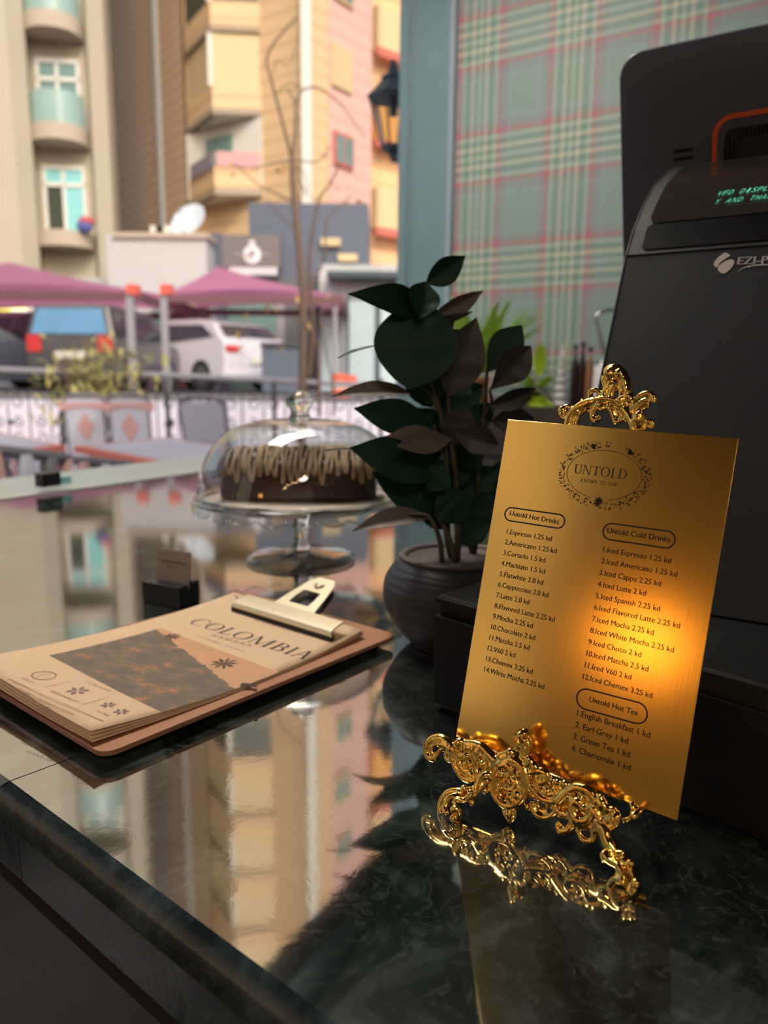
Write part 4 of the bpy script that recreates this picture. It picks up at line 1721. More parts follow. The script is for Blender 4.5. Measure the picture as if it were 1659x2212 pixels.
q = MB()
q.prism([bp_(x, y, -.0042) for x, y in rrect(0, 0, BW, BL_, .012, 6)], Z * .0042)
q.build('board', m_board, cl, bevel=.0006)
for x, y in ((.02, .02), (BW - .02, .02), (.02, BL_ - .03), (BW - .02, BL_ - .03)):
    q = MB()
    q.lathe([(0, 0), (.007, 0), (.006, BZ - CZ - .0042), (0, BZ - CZ - .0042)], V((0, 0, CZ)) + V((bp_(x, y).x, bp_(x, y).y, 0)), 12)
    q.build('foot', m_black, cl)
# clip: wide jaw with a waisted plate, its mouth dark
ja, jb = onz(512, 1300, BZ + .014), onz(731, 1364, BZ + .014)
jm = (ja + jb) / 2
jx = (jm - K1).dot(bx)
jy = (jm - K1).dot(by)
jw = (jb - ja).length / 2
q = MB()


JP = [(.0085, .0100), (.0088, .0125), (.0072, .0150), (.0035, .0168), (-.003, .0182), (-.0125, .0196), (-.0145, .0190)]


def jaw(u, v):                 # the broad curved lip of the clip
    k = min(v * 6, 5.999)
    i = int(k)
    t = k - i
    y, z = (JP[i][n] + (JP[i + 1][n] - JP[i][n]) * t for n in (0, 1))
    return bp_(jx + (u * 2 - 1) * jw * (1 - .06 * v), jy + y, z)


q.grid(jaw, 12, 18)
hole_l, hole_r = .3, .7
pl_ = [(-.034, -.012), (.034, -.012), (.030, -.030), (.020, -.052), (.012, -.060), (-.012, -.060), (-.020, -.052), (-.030, -.030)]


def cp_(x, y, z=0.0):          # plate coordinates: rises towards the far end
    k = (-y - .012) / .048
    return bp_(jx + x, jy + y, .0190 + .019 * k + z)


ou = [(-.031, -.013), (.031, -.013), (.026, -.034), (.019, -.058), (.012, -.066), (-.012, -.066), (-.019, -.058), (-.026, -.034)]
inn = [(-.015, -.020), (.015, -.020), (.015, -.030), (.013, -.042), (.006, -.0425), (-.006, -.0425), (-.013, -.042), (-.015, -.030)]
q.add([cp_(*p) for p in ou] + [cp_(*p) for p in inn], [(i, (i + 1) % 8, 8 + (i + 1) % 8, 8 + i) for i in range(8)])
q.build('clip', m_clip, cl, solid=.0016, label='pale brass bulldog clip')
q = MB()
q.box(bp_(jx, jy + .0072, .0066), jw * 2 - .002, .0055, .0075, bx, by)
q.build('clip_mouth', m_black, cl)
q = MB()                       # the rear half of the clip seen beneath, and the riveted eyelet
q.add([cp_(x * .9, y, -.012 if abs(y) > .02 else -.008) for x, y in ou], [tuple(range(8))])
q.build('clip_back', m_black, cl, solid=.0014)
q = MB()
ec = cp_(0, -.054, .0012)
q.tube([ec + bx * (.0055 * math.cos(a)) + by * (.0055 * math.sin(a)) + Z * .0 for a in [2 * PI * k / 16 for k in range(16)]], .0014, 8, closed=True)
q.build('eyelet', m_clip, cl, smooth=True)
q = MB()
q.tube([bp_(jx - jw * .6, jy - .012, .006), bp_(jx + jw * .6, jy - .012, .006)], .0042, 10)
q.build('spring', m_black, cl, smooth=True)

# sheets: x across (0 left as one reads .. 1), y down the page
PR = onz(786, 1361, BZ + .0085)
sx0 = (PR - K1).dot(bx)
sy0 = (PR - K1).dot(by) - .0
NE = onz(212, 1593, BZ + .009)
SWD, SHT = .210, (NE - PR).dot(by)


def sheet_pt(u, v, k=0, lift=0.0):     # u 0 left..1 right of the page, v 0 top..1 bottom ; k sheet number from the top
    x = sx0 + SWD * (1 - u) - .0065 * math.sin(PI * min(1, max(0, v))) * max(0, u)
    y = sy0 + SHT * v
    z = .0026 - .0006 * k + lift
    c = max(0, v - .45) / .55
    z += (.0080 - .0017 * k) * c * c
    d = max(0, 1 - max(0, v) / .42)
    z += (.0060 - .0012 * k) * d * d
    z += .0012 * math.sin(u * 5 + 1) * c
    if k:
        y += .0014 * k * (1 - 2 * u * .4) * v
        x -= .0012 * k * v * u
    return bp_(x, y, z)


lab = ['topmost kraft paper menu sheet with landscape picture on the clipboard', 'kraft sheet directly under the top menu on the clipboard', 'third kraft sheet down in the clipboard stack', 'lowest kraft sheet against the brown clipboard']
top = None
for k in range(4):
    q = MB()
    q.grid(lambda u, v: sheet_pt(u, v, k), 14, 24)
    if k:
        tag(q.build('menu_sheet', m_paper, smooth=True, solid=.00018), lab[k], 'sheet', 'menu sheets on the clipboard')
    else:
        top = thing('menu_sheet', lab[0], 'sheet', tuple(sheet_pt(.5, .5)), 'menu sheets on the clipboard')
        q.build('paper', m_paper, top, smooth=True, solid=.00018)


def suv(x, y):                 # photo pixel -> page coordinates
    z = .0040
    for _ in range(4):
        p = onz(x, y, BZ + z)
        v = ((p - K1).dot(by) - sy0) / SHT
        u = (1 - ((p - K1).dot(bx) - sx0) / SWD) / (1 + .0065 * math.sin(PI * min(1, max(0, v))) / SWD)
        z = sheet_pt(min(1, max(0, u)), min(1, max(0, v))).z - BZ
    return u, v


def picture():
    m = bpy.data.materials.new('printed_hillside')
    m.use_nodes = True
    t = m.node_tree
    b = t.nodes['Principled BSDF']
    b.inputs['Roughness'].default_value = .6
    uv = nd(t, 'ShaderNodeUVMap')
    sp = nd(t, 'ShaderNodeSeparateXYZ')
    t.links.new(uv.outputs[0], sp.inputs[0])
    n1 = nd(t, 'ShaderNodeTexNoise')
    n1.inputs['Scale'].default_value = 7
    n1.inputs['Detail'].default_value = 10
    n1.inputs['Roughness'].default_value = .68
    t.links.new(uv.outputs[0], n1.inputs['Vector'])
    r1 = ramp(t, [(0, rgb(84, 76, 68)), (.42, rgb(104, 92, 80)), (.56, rgb(124, 106, 84)), (.63, rgb(178, 118, 80)), (.7, rgb(206, 140, 94)), (1, rgb(116, 102, 84))])
    t.links.new(n1.outputs['Fac'], r1.inputs[0])
    n2 = nd(t, 'ShaderNodeTexNoise')
    n2.inputs['Scale'].default_value = 3.5
    n2.inputs['Detail'].default_value = 3
    t.links.new(uv.outputs[0], n2.inputs['Vector'])
    r2 = ramp(t, [(0, rgb(226, 150, 104)), (.5, rgb(214, 164, 124)), (1, rgb(186, 142, 108))])
    t.links.new(n2.outputs['Fac'], r2.inputs[0])
    # ridge: descends from left to right of the page
    a = nd(t, 'ShaderNodeMath', operation='MULTIPLY_ADD')      # x*.62 + .06
    a.inputs[1].default_value = .36
    a.inputs[2].default_value = -.03
    t.links.new(sp.outputs['X'], a.inputs[0])
    a3 = nd(t, 'ShaderNodeMath', operation='MULTIPLY_ADD')
    a3.inputs[1].default_value = .16
    t.links.new(n1.outputs['Fac'], a3.inputs[0])
    t.links.new(a.outputs[0], a3.inputs[2])
    gt = nd(t, 'ShaderNodeMath', operation='GREATER_THAN')
    t.links.new(sp.outputs['Y'], gt.inputs[0])
    t.links.new(a3.outputs[0], gt.inputs[1])
    mx = nd(t, 'ShaderNodeMix', data_type='RGBA', blend_type='MIX')
    t.links.new(gt.outputs[0], mx.inputs[0])
    t.links.new(r2.outputs[0], mx.inputs[6])
    t.links.new(r1.outputs[0], mx.inputs[7])
    t.links.new(mx.outputs[2], b.inputs['Base Color'])
    return m


u0, v0 = suv(324, 1354)
u1, v1 = suv(602, 1446)
u2, v2 = suv(378, 1538)
u3, v3 = suv(102, 1427)
ua, ub, va_, vb_ = (u0 + u3) / 2, (u1 + u2) / 2, (v0 + v1) / 2, (v2 + v3) / 2
q = MB()
q.grid(lambda s, t: sheet_pt(ua + (ub - ua) * s, va_ + (vb_ - va_) * t, 0, .00025), 12, 16)
q.uv = [(i / 12, j / 16) for j in range(17) for i in range(13)]
q.build('landscape_picture', picture(), top, smooth=True)
q = MB()


def on_sheet(poly):
    q.poly([sheet_pt(u, v, 0, .0005) for u, v in poly])


def tree(s, t, r):             # small palm silhouettes in the picture
    for k in range(9):
        a = k * .7
        c_, s_ = math.cos(a), math.sin(a)
        on_sheet([(s, t), (s + r * c_ * .6 - .1 * r * s_, t + r * .7 * s_ * .6 + .1 * r * c_), (s + r * c_, t + r * .7 * s_), (s + r * c_ * .6 + .1 * r * s_, t + r * .7 * s_ * .6 - .1 * r * c_)])


m_pal = mat('dark_print', rgb(62, 52, 40), .7)
for (xx, yy), r_ in (((370, 1376), .05), ((484, 1434), .065)):
    q = MB()
    ta = suv(xx, yy)
    tree(ta[0], ta[1], r_)
    q.build('palm_silhouette', m_pal, top)
q = MB()
tc_ = suv(523, 1476)
on_sheet([(tc_[0] + dx, tc_[1] + dy) for dx, dy in ((0, 0), (.06, -.02), (.08, -.005), (.05, 0), (.02, .02))])
q.build('bird_silhouette', m_pal, top)
q = MB()


def page_word(word, pa, pb, tk, th, gap, hgt=None, serifs=True, slant=0):
    a, b = suv(*pa), suv(*pb)
    if serifs:
        P, wd = serif_word(word, tk, th, gap, slant)
    else:
        vs, fs = text_shape(word, tk)
        wd = max(v[0] for v in vs)
        P = [[vs[i] for i in f] for f in fs]
    du = (b[0] - a[0]) / wd
    dvv = (b[1] - a[1]) / wd
    hh_ = hgt if hgt else du * SWD / SHT
    for f in P:
        on_sheet([(a[0] + x * du, a[1] + x * dvv - y * hh_) for x, y in f])


page_word('COLOMBIA', (404, 1346), (660, 1427), .13, .035, .07, .062)
q.build('title_print', m_txt, top)
q = MB()
page_word('NAMARA', (453, 1374), (540, 1398), .16, .08, .28, .018)
page_word('COFFEE  FARM', (423, 1375), (524, 1409), .0, 0, 0, .012, False)
page_word('UNTOLD', (548, 1340), (652, 1370), .15, .06, .1, .024)
page_word('ELEGANT + DELICATE + FLORAL', (34, 1490), (158, 1547), 0, 0, 0, .014, False)
page_word('DELICATE CUP', (44, 1508), (100, 1532), 0, 0, 0, .012, False)
page_word('BERGAMOT', (108, 1494), (162, 1518), 0, 0, 0, .014, False)
page_word('FLORAL', (206, 1538), (234, 1549), 0, 0, 0, .014, False)
page_word('PEACH', (44, 1466), (70, 1476), 0, 0, 0, .013, False)
page_word('TASTE  NOTES', (183, 1474), (236, 1496), 0, 0, 0, .014, False)
for a, b in (((94, 1486), (152, 1472)), ((176, 1524), (236, 1506)), ((18, 1467), (224, 1559))):
    (xa_, ya_), (xb_, yb_) = suv(*a), suv(*b)
    l = math.hypot(xb_ - xa_, yb_ - ya_)
    nx_, ny_ = -(yb_ - ya_) / l * .0012, (xb_ - xa_) / l * .0012
    on_sheet([(xa_ - nx_, ya_ - ny_), (xb_ - nx_, yb_ - ny_), (xb_ + nx_, yb_ + ny_), (xa_ + nx_, ya_ + ny_)])
q.build('small_print', m_txt2, top)
m_vio = mat('violet_print', rgb(142, 116, 122), .7)
for cxp, cyp, kind in ((95, 1460, 0), (168, 1493, 1), (248, 1531, 2)):
    q = MB()
    u_, v_ = suv(cxp, cyp)
    if kind == 0:
        for f in ring2([(u_ + .055 * math.cos(a), v_ + .032 * math.sin(a)) for a in [2 * PI * k / 20 for k in range(21)]], [(u_ + .05 * math.cos(a), v_ + .028 * math.sin(a)) for a in [2 * PI * k / 20 for k in range(21)]]):
            on_sheet(f)
        for f in ring2([(u_ + .012 + .02 * math.cos(a), v_ + .026 * math.sin(a)) for a in [1.6 + 3 * k / 10 for k in range(11)]], [(u_ + .015 + .02 * math.cos(a), v_ + .026 * math.sin(a)) for a in [1.6 + 3 * k / 10 for k in range(11)]]):
            on_sheet(f)
    else:
        for oo_ in ((0,) if kind == 1 else (-.045, .045)):
            r_ = .045 if kind == 1 else .032
            for k in range(6):
                a = k * PI / 3
                on_sheet([(u_ + oo_ + r_ * t * math.cos(a + d_), v_ + r_ * .7 * t * math.sin(a + d_)) for t, d_ in ((.12, 0), (.65, .3), (1, 0), (.65, -.3))])
    q.build(('fruit_icon', 'blossom_icon', 'flower_icon')[kind], m_vio if kind else m_txt2, top)
q = MB()
for k in range(5):             # the printed sprig in the corner under the clip
    u_, v_ = .03 + .02 * k, .015 + .006 * k
    on_sheet([(u_, v_), (u_ + .10, v_ + .02), (u_ + .16, v_ + .05 - .01 * k), (u_ + .08, v_ + .035)])
q.build('sprig_print', mat('rose_print', rgb(184, 148, 132), .7), top)

# ------------------------------------------------------------------ back ledge by the plaid wall and what stands on it
m_wood = mat('dark_stained_wood', rgb(52, 42, 38), .45, var=.2, scale=6, stretch=(1, 1, 5))
PN = V((.515, .857, 0)).normalized()   # into the plaid wall
LZB = CZ + .19
bb0 = PL0 + B * .10 - PN * .262
q = MB()
q.box(bb0 + B * 1.0 + PN * .13 + Z * (CZ + .096), 2.0, .256, .188, B, PN)
tag(q.build('wall_ledge', m_wood, bevel=.004), 'dark wooden ledge along the plaid wall behind the plant', 'ledge')
DB = 2.72


def bpx(x, d=DB):              # a place on the ledge under a photo column
    p = at(x, 900, d)
    return V((p.x, p.y, LZB))


m_palm = mat('bright_green_palm', rgb(190, 226, 110), .5, var=.25, scale=12)
m_terra = mat('tan_clay', rgb(184, 132, 96), .7, var=.1)
m_white = mat('white_glaze', rgb(244, 244, 248), .35, var=.05)
m_lime = mat('lime_leaf', rgb(186, 222, 56), .45, var=.25, scale=14)
m_chrome = mat('brushed_steel', rgb(190, 188, 190), .25, 1, var=.05)


def blade(q, p, d, L, w, droop, n=6):
    d = d.normalized()
    sdv = d.cross(Z)
    if sdv.length < .05:
        sdv = V((1, 0, 0))
    sdv.normalize()
    a, b = [], []
    for i in range(n + 1):
        t = i / n
        c = p + d * (L * t) - Z * (droop * L * t * t)
        ww = w * math.sin(PI * min(1, .08 + t * .92)) ** .7 if t < 1 else .001
        a.append(c - sdv * ww / 2)
        b.append(c + sdv * ww / 2 + Z * ww * .1)
    q.add(a + b, [(i, i + 1, n + 1 + i + 1, n + 1 + i) for i in range(n)])


# palm in a clay pot
pp0 = bpx(1020, 2.98)
pp0 -= PN * .0
pm = thing('potted_palm', 'bright green palm in tan clay pot on the ledge behind the dark plant', 'plant', tuple(pp0))
q = MB()
q.lathe([(0, .001), (.045, .001), (.062, .09), (.066, .09), (.066, .105), (.056, .105), (.05, .09), (0, .09)], pp0, 24)
q.build('pot', m_terra, pm, smooth=True, auto=40)
q = MB()
rb = random.Random(21)
for k in range(46):
    a = rb.uniform(0, 2 * PI)
    el = rb.uniform(.5, 1.25)
    d = V((math.cos(a) * math.cos(el), -abs(math.sin(a)) * math.cos(el) * .5 - max(0, math.cos(a)) * .35, math.sin(el)))
    blade(q, pp0 + V((0, 0, .1)) + d * .03, d, rb.uniform(.18, .36), rb.uniform(.012, .022), rb.uniform(.2, .6))
for (x, y) in ((1150, 655), (1142, 660), (1120, 690), (1090, 640), (1060, 640), (935, 640), (940, 690), (1000, 620), (1130, 720)):
    tip = at(x, y, 2.78)
    d = tip - (pp0 + Z * .1)
    for j in range(3):
        d2 = d + V((rb.uniform(-.06, .06), rb.uniform(-.05, .05), rb.uniform(-.05, .05)))
        blade(q, pp0 + Z * .1, d2, d2.length, .036, .12, 8)
q.build('fronds', m_palm, pm, solid=.0006)
# lime plant
p0 = bpx(1158, 2.85)
lpn = thing('lime_plant', 'lime green leafy plant in dark pot on the ledge right of the palm', 'plant', tuple(p0))
q = MB()
q.lathe([(0, .001), (.03, .001), (.038, .055), (.04, .055), (.04, .06), (.034, .06), (.032, .05), (0, .05)], p0, 20)
q.build('pot', m_black, lpn, smooth=True, auto=40)
q = MB()
for (x, y, w_) in ((1170, 738, .05), (1125, 800, .045), (1190, 810, .05), (1105, 850, .05), (1180, 860, .045), (1140, 835, .05), (1095, 885, .05), (1150, 890, .05), (1200, 880, .04), (1120, 870, .06), (1165, 830, .05), (1128, 845, .075), (1160, 862, .075), (1185, 842, .07), (1110, 820, .07), (1175, 885, .07)):
    tip = at(x, y, 2.80 + rb.uniform(-.05, .02))
    d = tip - (p0 + Z * .05)
    st_ = p0 + Z * .05 + d * .35
    blade(q, st_, d, d.length * .65, w_, .05, 8)
    q.tube([p0 + Z * .05, st_], .002, 5)
q.build('leaves', m_lime, lpn, solid=.0006)
# white tiered ornament
p0 = bpx(1209, 2.81)
o = thing('tiered_ornament', 'small white tiered tree ornament on the ledge beside the lime plant', 'ornament', tuple(p0))
q = MB()
pf2 = [(0, .001)]
for k in range(7):
    r0_ = .034 - k * .0042
    z0_ = .001 + k * .029
    pf2 += [(r0_, z0_), (r0_ * .98, z0_ + .01), (r0_ * .55, z0_ + .028)]
pf2 += [(.004, .21), (0, .218)]
q.lathe(pf2, p0, 20, wob=lambda a, i: 1 + .05 * math.sin(a * 7))
q.build('tiers', m_white, o, smooth=True)
q = MB()
q.blob(p0 + Z * .222, .006)
q.build('finial', m_white, o, smooth=True)
# bottles
m_bot = mat('dark_bottle_glass', rgb(44, 34, 30), .15, var=.1)
m_bot2 = mat('amber_bottle_glass', rgb(140, 100, 72), .2, var=.1)
for x, d_, hgt, m_, l in ((1236, 2.79, .225, m_bot, 'dark brown bottle on the ledge right of the white ornament'), (1252, 2.77, .235, m_bot, 'taller dark brown bottle between two others on the ledge'), (1268, 2.75, .215, m_bot2, 'amber bottle on the ledge next to the white jug')):
    p0 = bpx(x, d_)
    o = thing('bottle', l, 'bottle', tuple(p0), 'bottles on the ledge')
    q = MB()
    q.lathe([(0, .001), (.013, .001), (.0145, .006), (.0145, hgt * .6), (.012, hgt * .7), (.0065, hgt * .8), (.006, hgt * .93), (0, hgt * .93)], p0, 18)
    q.build('glass', m_, o, smooth=True)
    q = MB()
    q.lathe([(0, hgt * .93), (.0075, hgt * .93), (.0075, hgt), (0, hgt)], p0, 14)
    q.build('cap', m_black, o)
# white jug with a grey handle
p0 = bpx(1296, 2.75)
p0.z = LZB
jg = thing('milk_jug', 'white jug with tall grey loop handle beside the till, partly hidden', 'jug', tuple(p0))
q = MB()
q.lathe([(0, .001), (.040, .001), (.042, .01), (.038, .10), (.033, .145), (.028, .15), (0, .15)], p0, 24)
q.build('body', m_white, jg, smooth=True, auto=50)
q = MB()
hpts = [(1312, 775), (1300, 740), (1290, 700), (1288, 685), (1300, 674), (1325, 670), (1345, 690)]
q.tube([at(x, y, p0.y) for x, y in spl(hpts, 5)], .007, 8)
q.tube([p0 + Z * .145, p0 + Z * .165], .02, 12)
q.build('handle', m_chrome, jg, smooth=True, label='grey loop handle')
# steel hoop
p0 = bpx(1194, 2.79)
hoop = thing('steel_hoop', 'curved brushed steel hoop on the ledge in front of the lime plant', 'hoop stand', tuple(p0))
q = MB()
q.tube([at(x, y, p0.y) for x, y in spl([(1140, 846), (1165, 842), (1185, 862), (1194, 890), (1194, 930)], 6)], .011, 10)
q.build('hoop', m_chrome, hoop, smooth=True)
q = MB()
b_ = at(1194, 930, p0.y)
q.lathe([(0, 0), (.022, 0), (.022, .006), (.012, .01), (0, .01)], V((b_.x, b_.y, LZB)), 20)
q.build('base', m_chrome, hoop)

# ------------------------------------------------------------------ lamps of the room (behind the camera), and added fill panels
m_bulb = mat('warm_bulb', (1, .62, .28, 1), .5, var=.01, emit=38)
m_shade = mat('warm_glass_globe', (1, .44, .09, 1), .5, var=.01, emit=7)
m_fill = mat('fill_panel_glow', (1, .94, .86, 1), .5, var=.01, emit=16)
sp0 = V((.156, .422, CZ + .122)) + V((-.788, -.602, .131)) * 2.2
gl = thing('globe_lamp', 'warm glowing globe lamp hanging by the window behind the viewer', 'lamp', tuple(sp0))
q = MB()
q.blob(sp0, .105, n=20)
q.build('globe', m_shade, gl, smooth=True)
q = MB()
q.tube([sp0 + Z * .1, V((sp0.x, sp0.y, CEIL))], .006, 6)
q.build('cord', m_black, gl)
for k in range(8):
    a_, b_ = 3.3 + .33 * k, 2.1 + .05 * math.sin(k)
    p0 = PC + A * a_ + B * b_ + Z * (2.35 + .04 * math.cos(k * 1.7))
    if k == 0:
        pb = thing('pendant_bulb', 'bare warm bulb in the row hanging behind the viewer', 'lamp', tuple(p0), 'row of pendant bulbs')
        q = MB()
        q.blob(p0, .028, n=12)
        q.build('bulb', m_bulb, pb, smooth=True)
        q = MB()
        q.tube([p0 + Z * .02, p0 + Z * .07], .014, 8)
        q.tube([p0 + Z * .06, V((p0.x, p0.y, CEIL))], .003, 5)
        q.build('cord', m_black, pb)
    else:
        c = copy_tree(pb)
        c.location = p0
for k, (a_, b_) in enumerate(((1.25, .40), (1.85, .33), (4.8, 3.4))):  # unseen panels added as fill for the wall, the papers and the room
    p0 = PC + A * a_ + B * b_ + Z * (CEIL - .02)
    la, lb = ((.62, .42), (1.1, .5), (.9, .5))[k]
    o = thing('fill_panel', ('added warm fill panel on the ceiling close to the plaid wall', 'added warm fill panel on the ceiling near the window', 'added warm fill panel on the ceiling at the back of the room')[k], 'fill light', tuple(p0), 'added fill panels')
    q = MB()
    q.box(p0 - Z * .004, la, lb, .008, A, B)
    q.build('diffuser', m_fill, o)
    q = MB()
    for s_ in (-1, 1):
        q.box(p0 + A * ((la / 2 + .01) * s_), .02, lb + .04, .03, A, B)
        q.box(p0 + B * ((lb / 2 + .01) * s_), la + .04, .02, .03, A, B)
    q.build('frame', m_black, o)

# ------------------------------------------------------------------ outside: ground
m_pave = mat('pale_paving', rgb(176, 172, 178), .8, var=.1, scale=2)
m_asph = mat('asphalt', rgb(120, 116, 118), .85, var=.1, scale=1)
m_ren = mat('pale_lilac_render', rgb(222, 216, 232), .8, var=.06, scale=1)
TZ = .30                       # terrace level
SZ = 1.12                      # street level
q = MB()
q.prism([V((x, y, TZ - .1)) for x, y in ((-12, -6), (-1.5, -1.0), (.35, 3.6), (3.5, 9.0), (-12, 9.0))], Z * .1)
struct(q.build('terrace_floor', m_pave))
q = MB()
q.box(V((-2, 34, SZ - .15)), 90, 50, .3)
struct(q.build('street_ground', m_asph))
q = MB()
q.box(V((-3, 8.9, (SZ + TZ) / 2 - .02)), 24, .3, SZ - TZ + .04)
struct(q.build('retaining_wall', m_ren))
# iron fence on the wall with scrollwork before it
m_iron = mat('dark_iron', rgb(62, 62, 72), .5, var=.1)
m_rail = mat('grey_steel_rail', rgb(150, 146, 154), .45, var=.05)
FD = 7.2
fn_ = thing('scroll_fence', 'dark iron scrollwork fence with grey handrail between terrace and street', 'fence', (-2.2, FD, TZ))
q = MB()
q.tube([at(-260, 793, FD), at(0, 798, FD), at(400, 812, FD), at(900, 838, FD), at(1100, 846, FD)], .026, 8)
q.build('handrail', m_rail, fn_, smooth=True)
zt_, zb_ = at(400, 848, FD).z, TZ
for x in range(-120, 900, 46):
    q = MB()
    p = at(x, 900, FD)
    q.tube([V((p.x, FD, zb_)), V((p.x, FD, zt_ + .03))], .008, 5)
    q.build('bar', m_iron, fn_)
for x in range(-97, 900, 230):
    q = MB()
    p = at(x, 900, FD)
    q.tube([V((p.x, FD, zb_)), V((p.x, FD, at(x, 818, FD).z))], .022, 6)
    q.build('post', m_iron, fn_)
for zz in (zt_, zb_ + .12):
    q = MB()
    q.tube([V((at(-140, 900, FD).x, FD, zz)), V((at(900, 900, FD).x, FD, zz))], .012, 5)
    q.build('rail', m_iron, fn_)
for i, x in enumerate(range(-97, 900, 46)):
    p = at(x, 900, FD)
    s_ = 1 if i % 2 else -1
    for zc, r_ in ((zt_ - .10, .075), (zt_ - .30, .06), (zt_ - .46, .07)):
        q = MB()
        c = V((p.x, FD, zc))
        q.tube([c + V((s_ * r_ * (1 - .8 * k / 14) * math.cos(k * .55 + 1.2), 0, r_ * (1 - .8 * k / 14) * math.sin(k * .55 + 1.2))) for k in range(15)], .008, 5)
        q.build('scroll', m_iron, fn_)
for x in (22, 115, 370, 425):
    q = MB()
    q.blob(at(x, 912, FD - .03), .035, .02, .03, n=8)
    q.build('rosette', m_iron, fn_)

# terrace tables and chairs
m_tabtop = mat('grey_woven_top', rgb(220, 218, 230), .5, var=.12, scale=40)
m_coral = mat('coral_edge', rgb(244, 130, 104), .5, var=.06)
m_chairf = mat('grey_cane', rgb(136, 128, 136), .5, var=.1)
m_seat = mat('pale_blue_weave', rgb(216, 216, 228), .6, var=.1, scale=30)
m_pinkw = mat('pink_weave', rgb(226, 176, 172), .6, var=.1, scale=30)


def table(pts, h_px, label):
    z = None
    P = [at(x, y, d) for x, y, d in pts]
    z = sum(p.z for p in P) / 4
    P = [V((p.x, p.y, z)) for p in P]
    c = sum(P, V()) / 4
    t = thing('terrace_table', label, 'table', (c.x, c.y, TZ), 'terrace tables')
    q = MB()
    q.prism([p + V((0, 0, -.035)) for p in P], Z * .034)
    q.build('edge', m_coral, t)
    q = MB()
    q.prism([c + (p - c) * .86 + V((0, 0, -.004)) for p in P], Z * .008)
    q.build('top', m_tabtop, t)
    q = MB()
    q.tube([V((c.x, c.y, TZ + .02)), V((c.x, c.y, z - .03))], .035, 8)
    q.build('column', m_iron, t)
    q = MB()
    q.lathe([(0, 0), (.22, 0), (.22, .02), (.04, .03), (0, .03)], V((c.x, c.y, TZ + .001)), 20)
    q.build('base', m_iron, t)


def gz(x, y, z):
    p = onz(x, y, z)
    return x, y, p.y


TT = .98
table([gz(160, 964, TT), gz(374, 1006, TT), gz(560, 975, TT), gz(355, 945, TT)], 0, 'grey terrace table with coral edge in front of the patterned chairs')
table([gz(-190, 955, TT), gz(-20, 985, TT), gz(140, 962, TT), gz(-20, 930, TT)], 0, 'grey terrace table with coral edge at the left of the patterned chairs')


def chair(name, label, loc, rz, w=.44, patterned=True, group='terrace chairs'):
    t = thing(name, label, 'chair', loc, group)
    R_ = Matrix.Rotation(rz, 3, 'Z')

    def T(x, y, z):
        return V(loc) + R_ @ V((x, y, z))
    q = MB()
    for s_ in (-1, 1):
        q.tube([T(s_ * w / 2, .20, 0), T(s_ * w / 2, .21, .44), T(s_ * w / 2, .30, .92)], .016, 6)
        q.tube([T(s_ * w / 2, -.2, 0), T(s_ * w / 2, -.2, .44), T(s_ * w / 2, .21, .44)], .016, 6)
    q.tube([T(-w / 2, .30, .92), T(-w / 4, .31, .95), T(w / 4, .31, .95), T(w / 2, .30, .92)], .018, 6)
    q.build('frame', m_chairf, t, smooth=True)
    q = MB()
    q.box(T(0, 0, .455), w * .96, .42, .02, R_ @ V((1, 0, 0)), R_ @ V((0, 1, 0)))
    q.build('seat', m_seat, t)
    q = MB()
    bu = (T(0, .30, .92) - T(0, .22, .48)).normalized()
    bn_ = (R_ @ V((1, 0, 0))).cross(bu)
    q.box(T(0, .265, .71), w * .92, .018, .42, R_ @ V((1, 0, 0)), bn_, bu)
    q.build('backrest', m_seat, t)
    if patterned:
        q = MB()
        for s_ in (-1, 1):
            c = T(0, .265, .69) + bn_ * (s_ * .0105)
            x_ = R_ @ V((1, 0, 0))
            q.prism([c + x_ * a + bu * b for a, b in ((-.07, 0), (0, -.12), (.07, 0), (0, .12))], bn_ * (.002 * s_))
            q.prism([c + x_ * a + bu * b for a, b in ((-.2, .2), (-.19, .13), (0, .17), (.19, .13), (.2, .2))], bn_ * (.002 * s_))
        q.build('pink_motif', m_pinkw, t, label='pink diamond woven into the back')
    return t


for x, lab_ in ((200, 'grey woven chair with pink diamond back behind the coral edged table'), (292, 'grey woven chair with pale pink diamond back right of its twin')):
    p = at(x, 870, 6.3)
    chair('terrace_chair', lab_, (p.x, 6.3, TZ), PI + .15, .30)
p = at(480, 905, 5.5)
chair('terrace_chair', 'grey woven terrace chair seen above the dome left shoulder', (p.x, 5.55, TZ), PI - .3, .36, False)
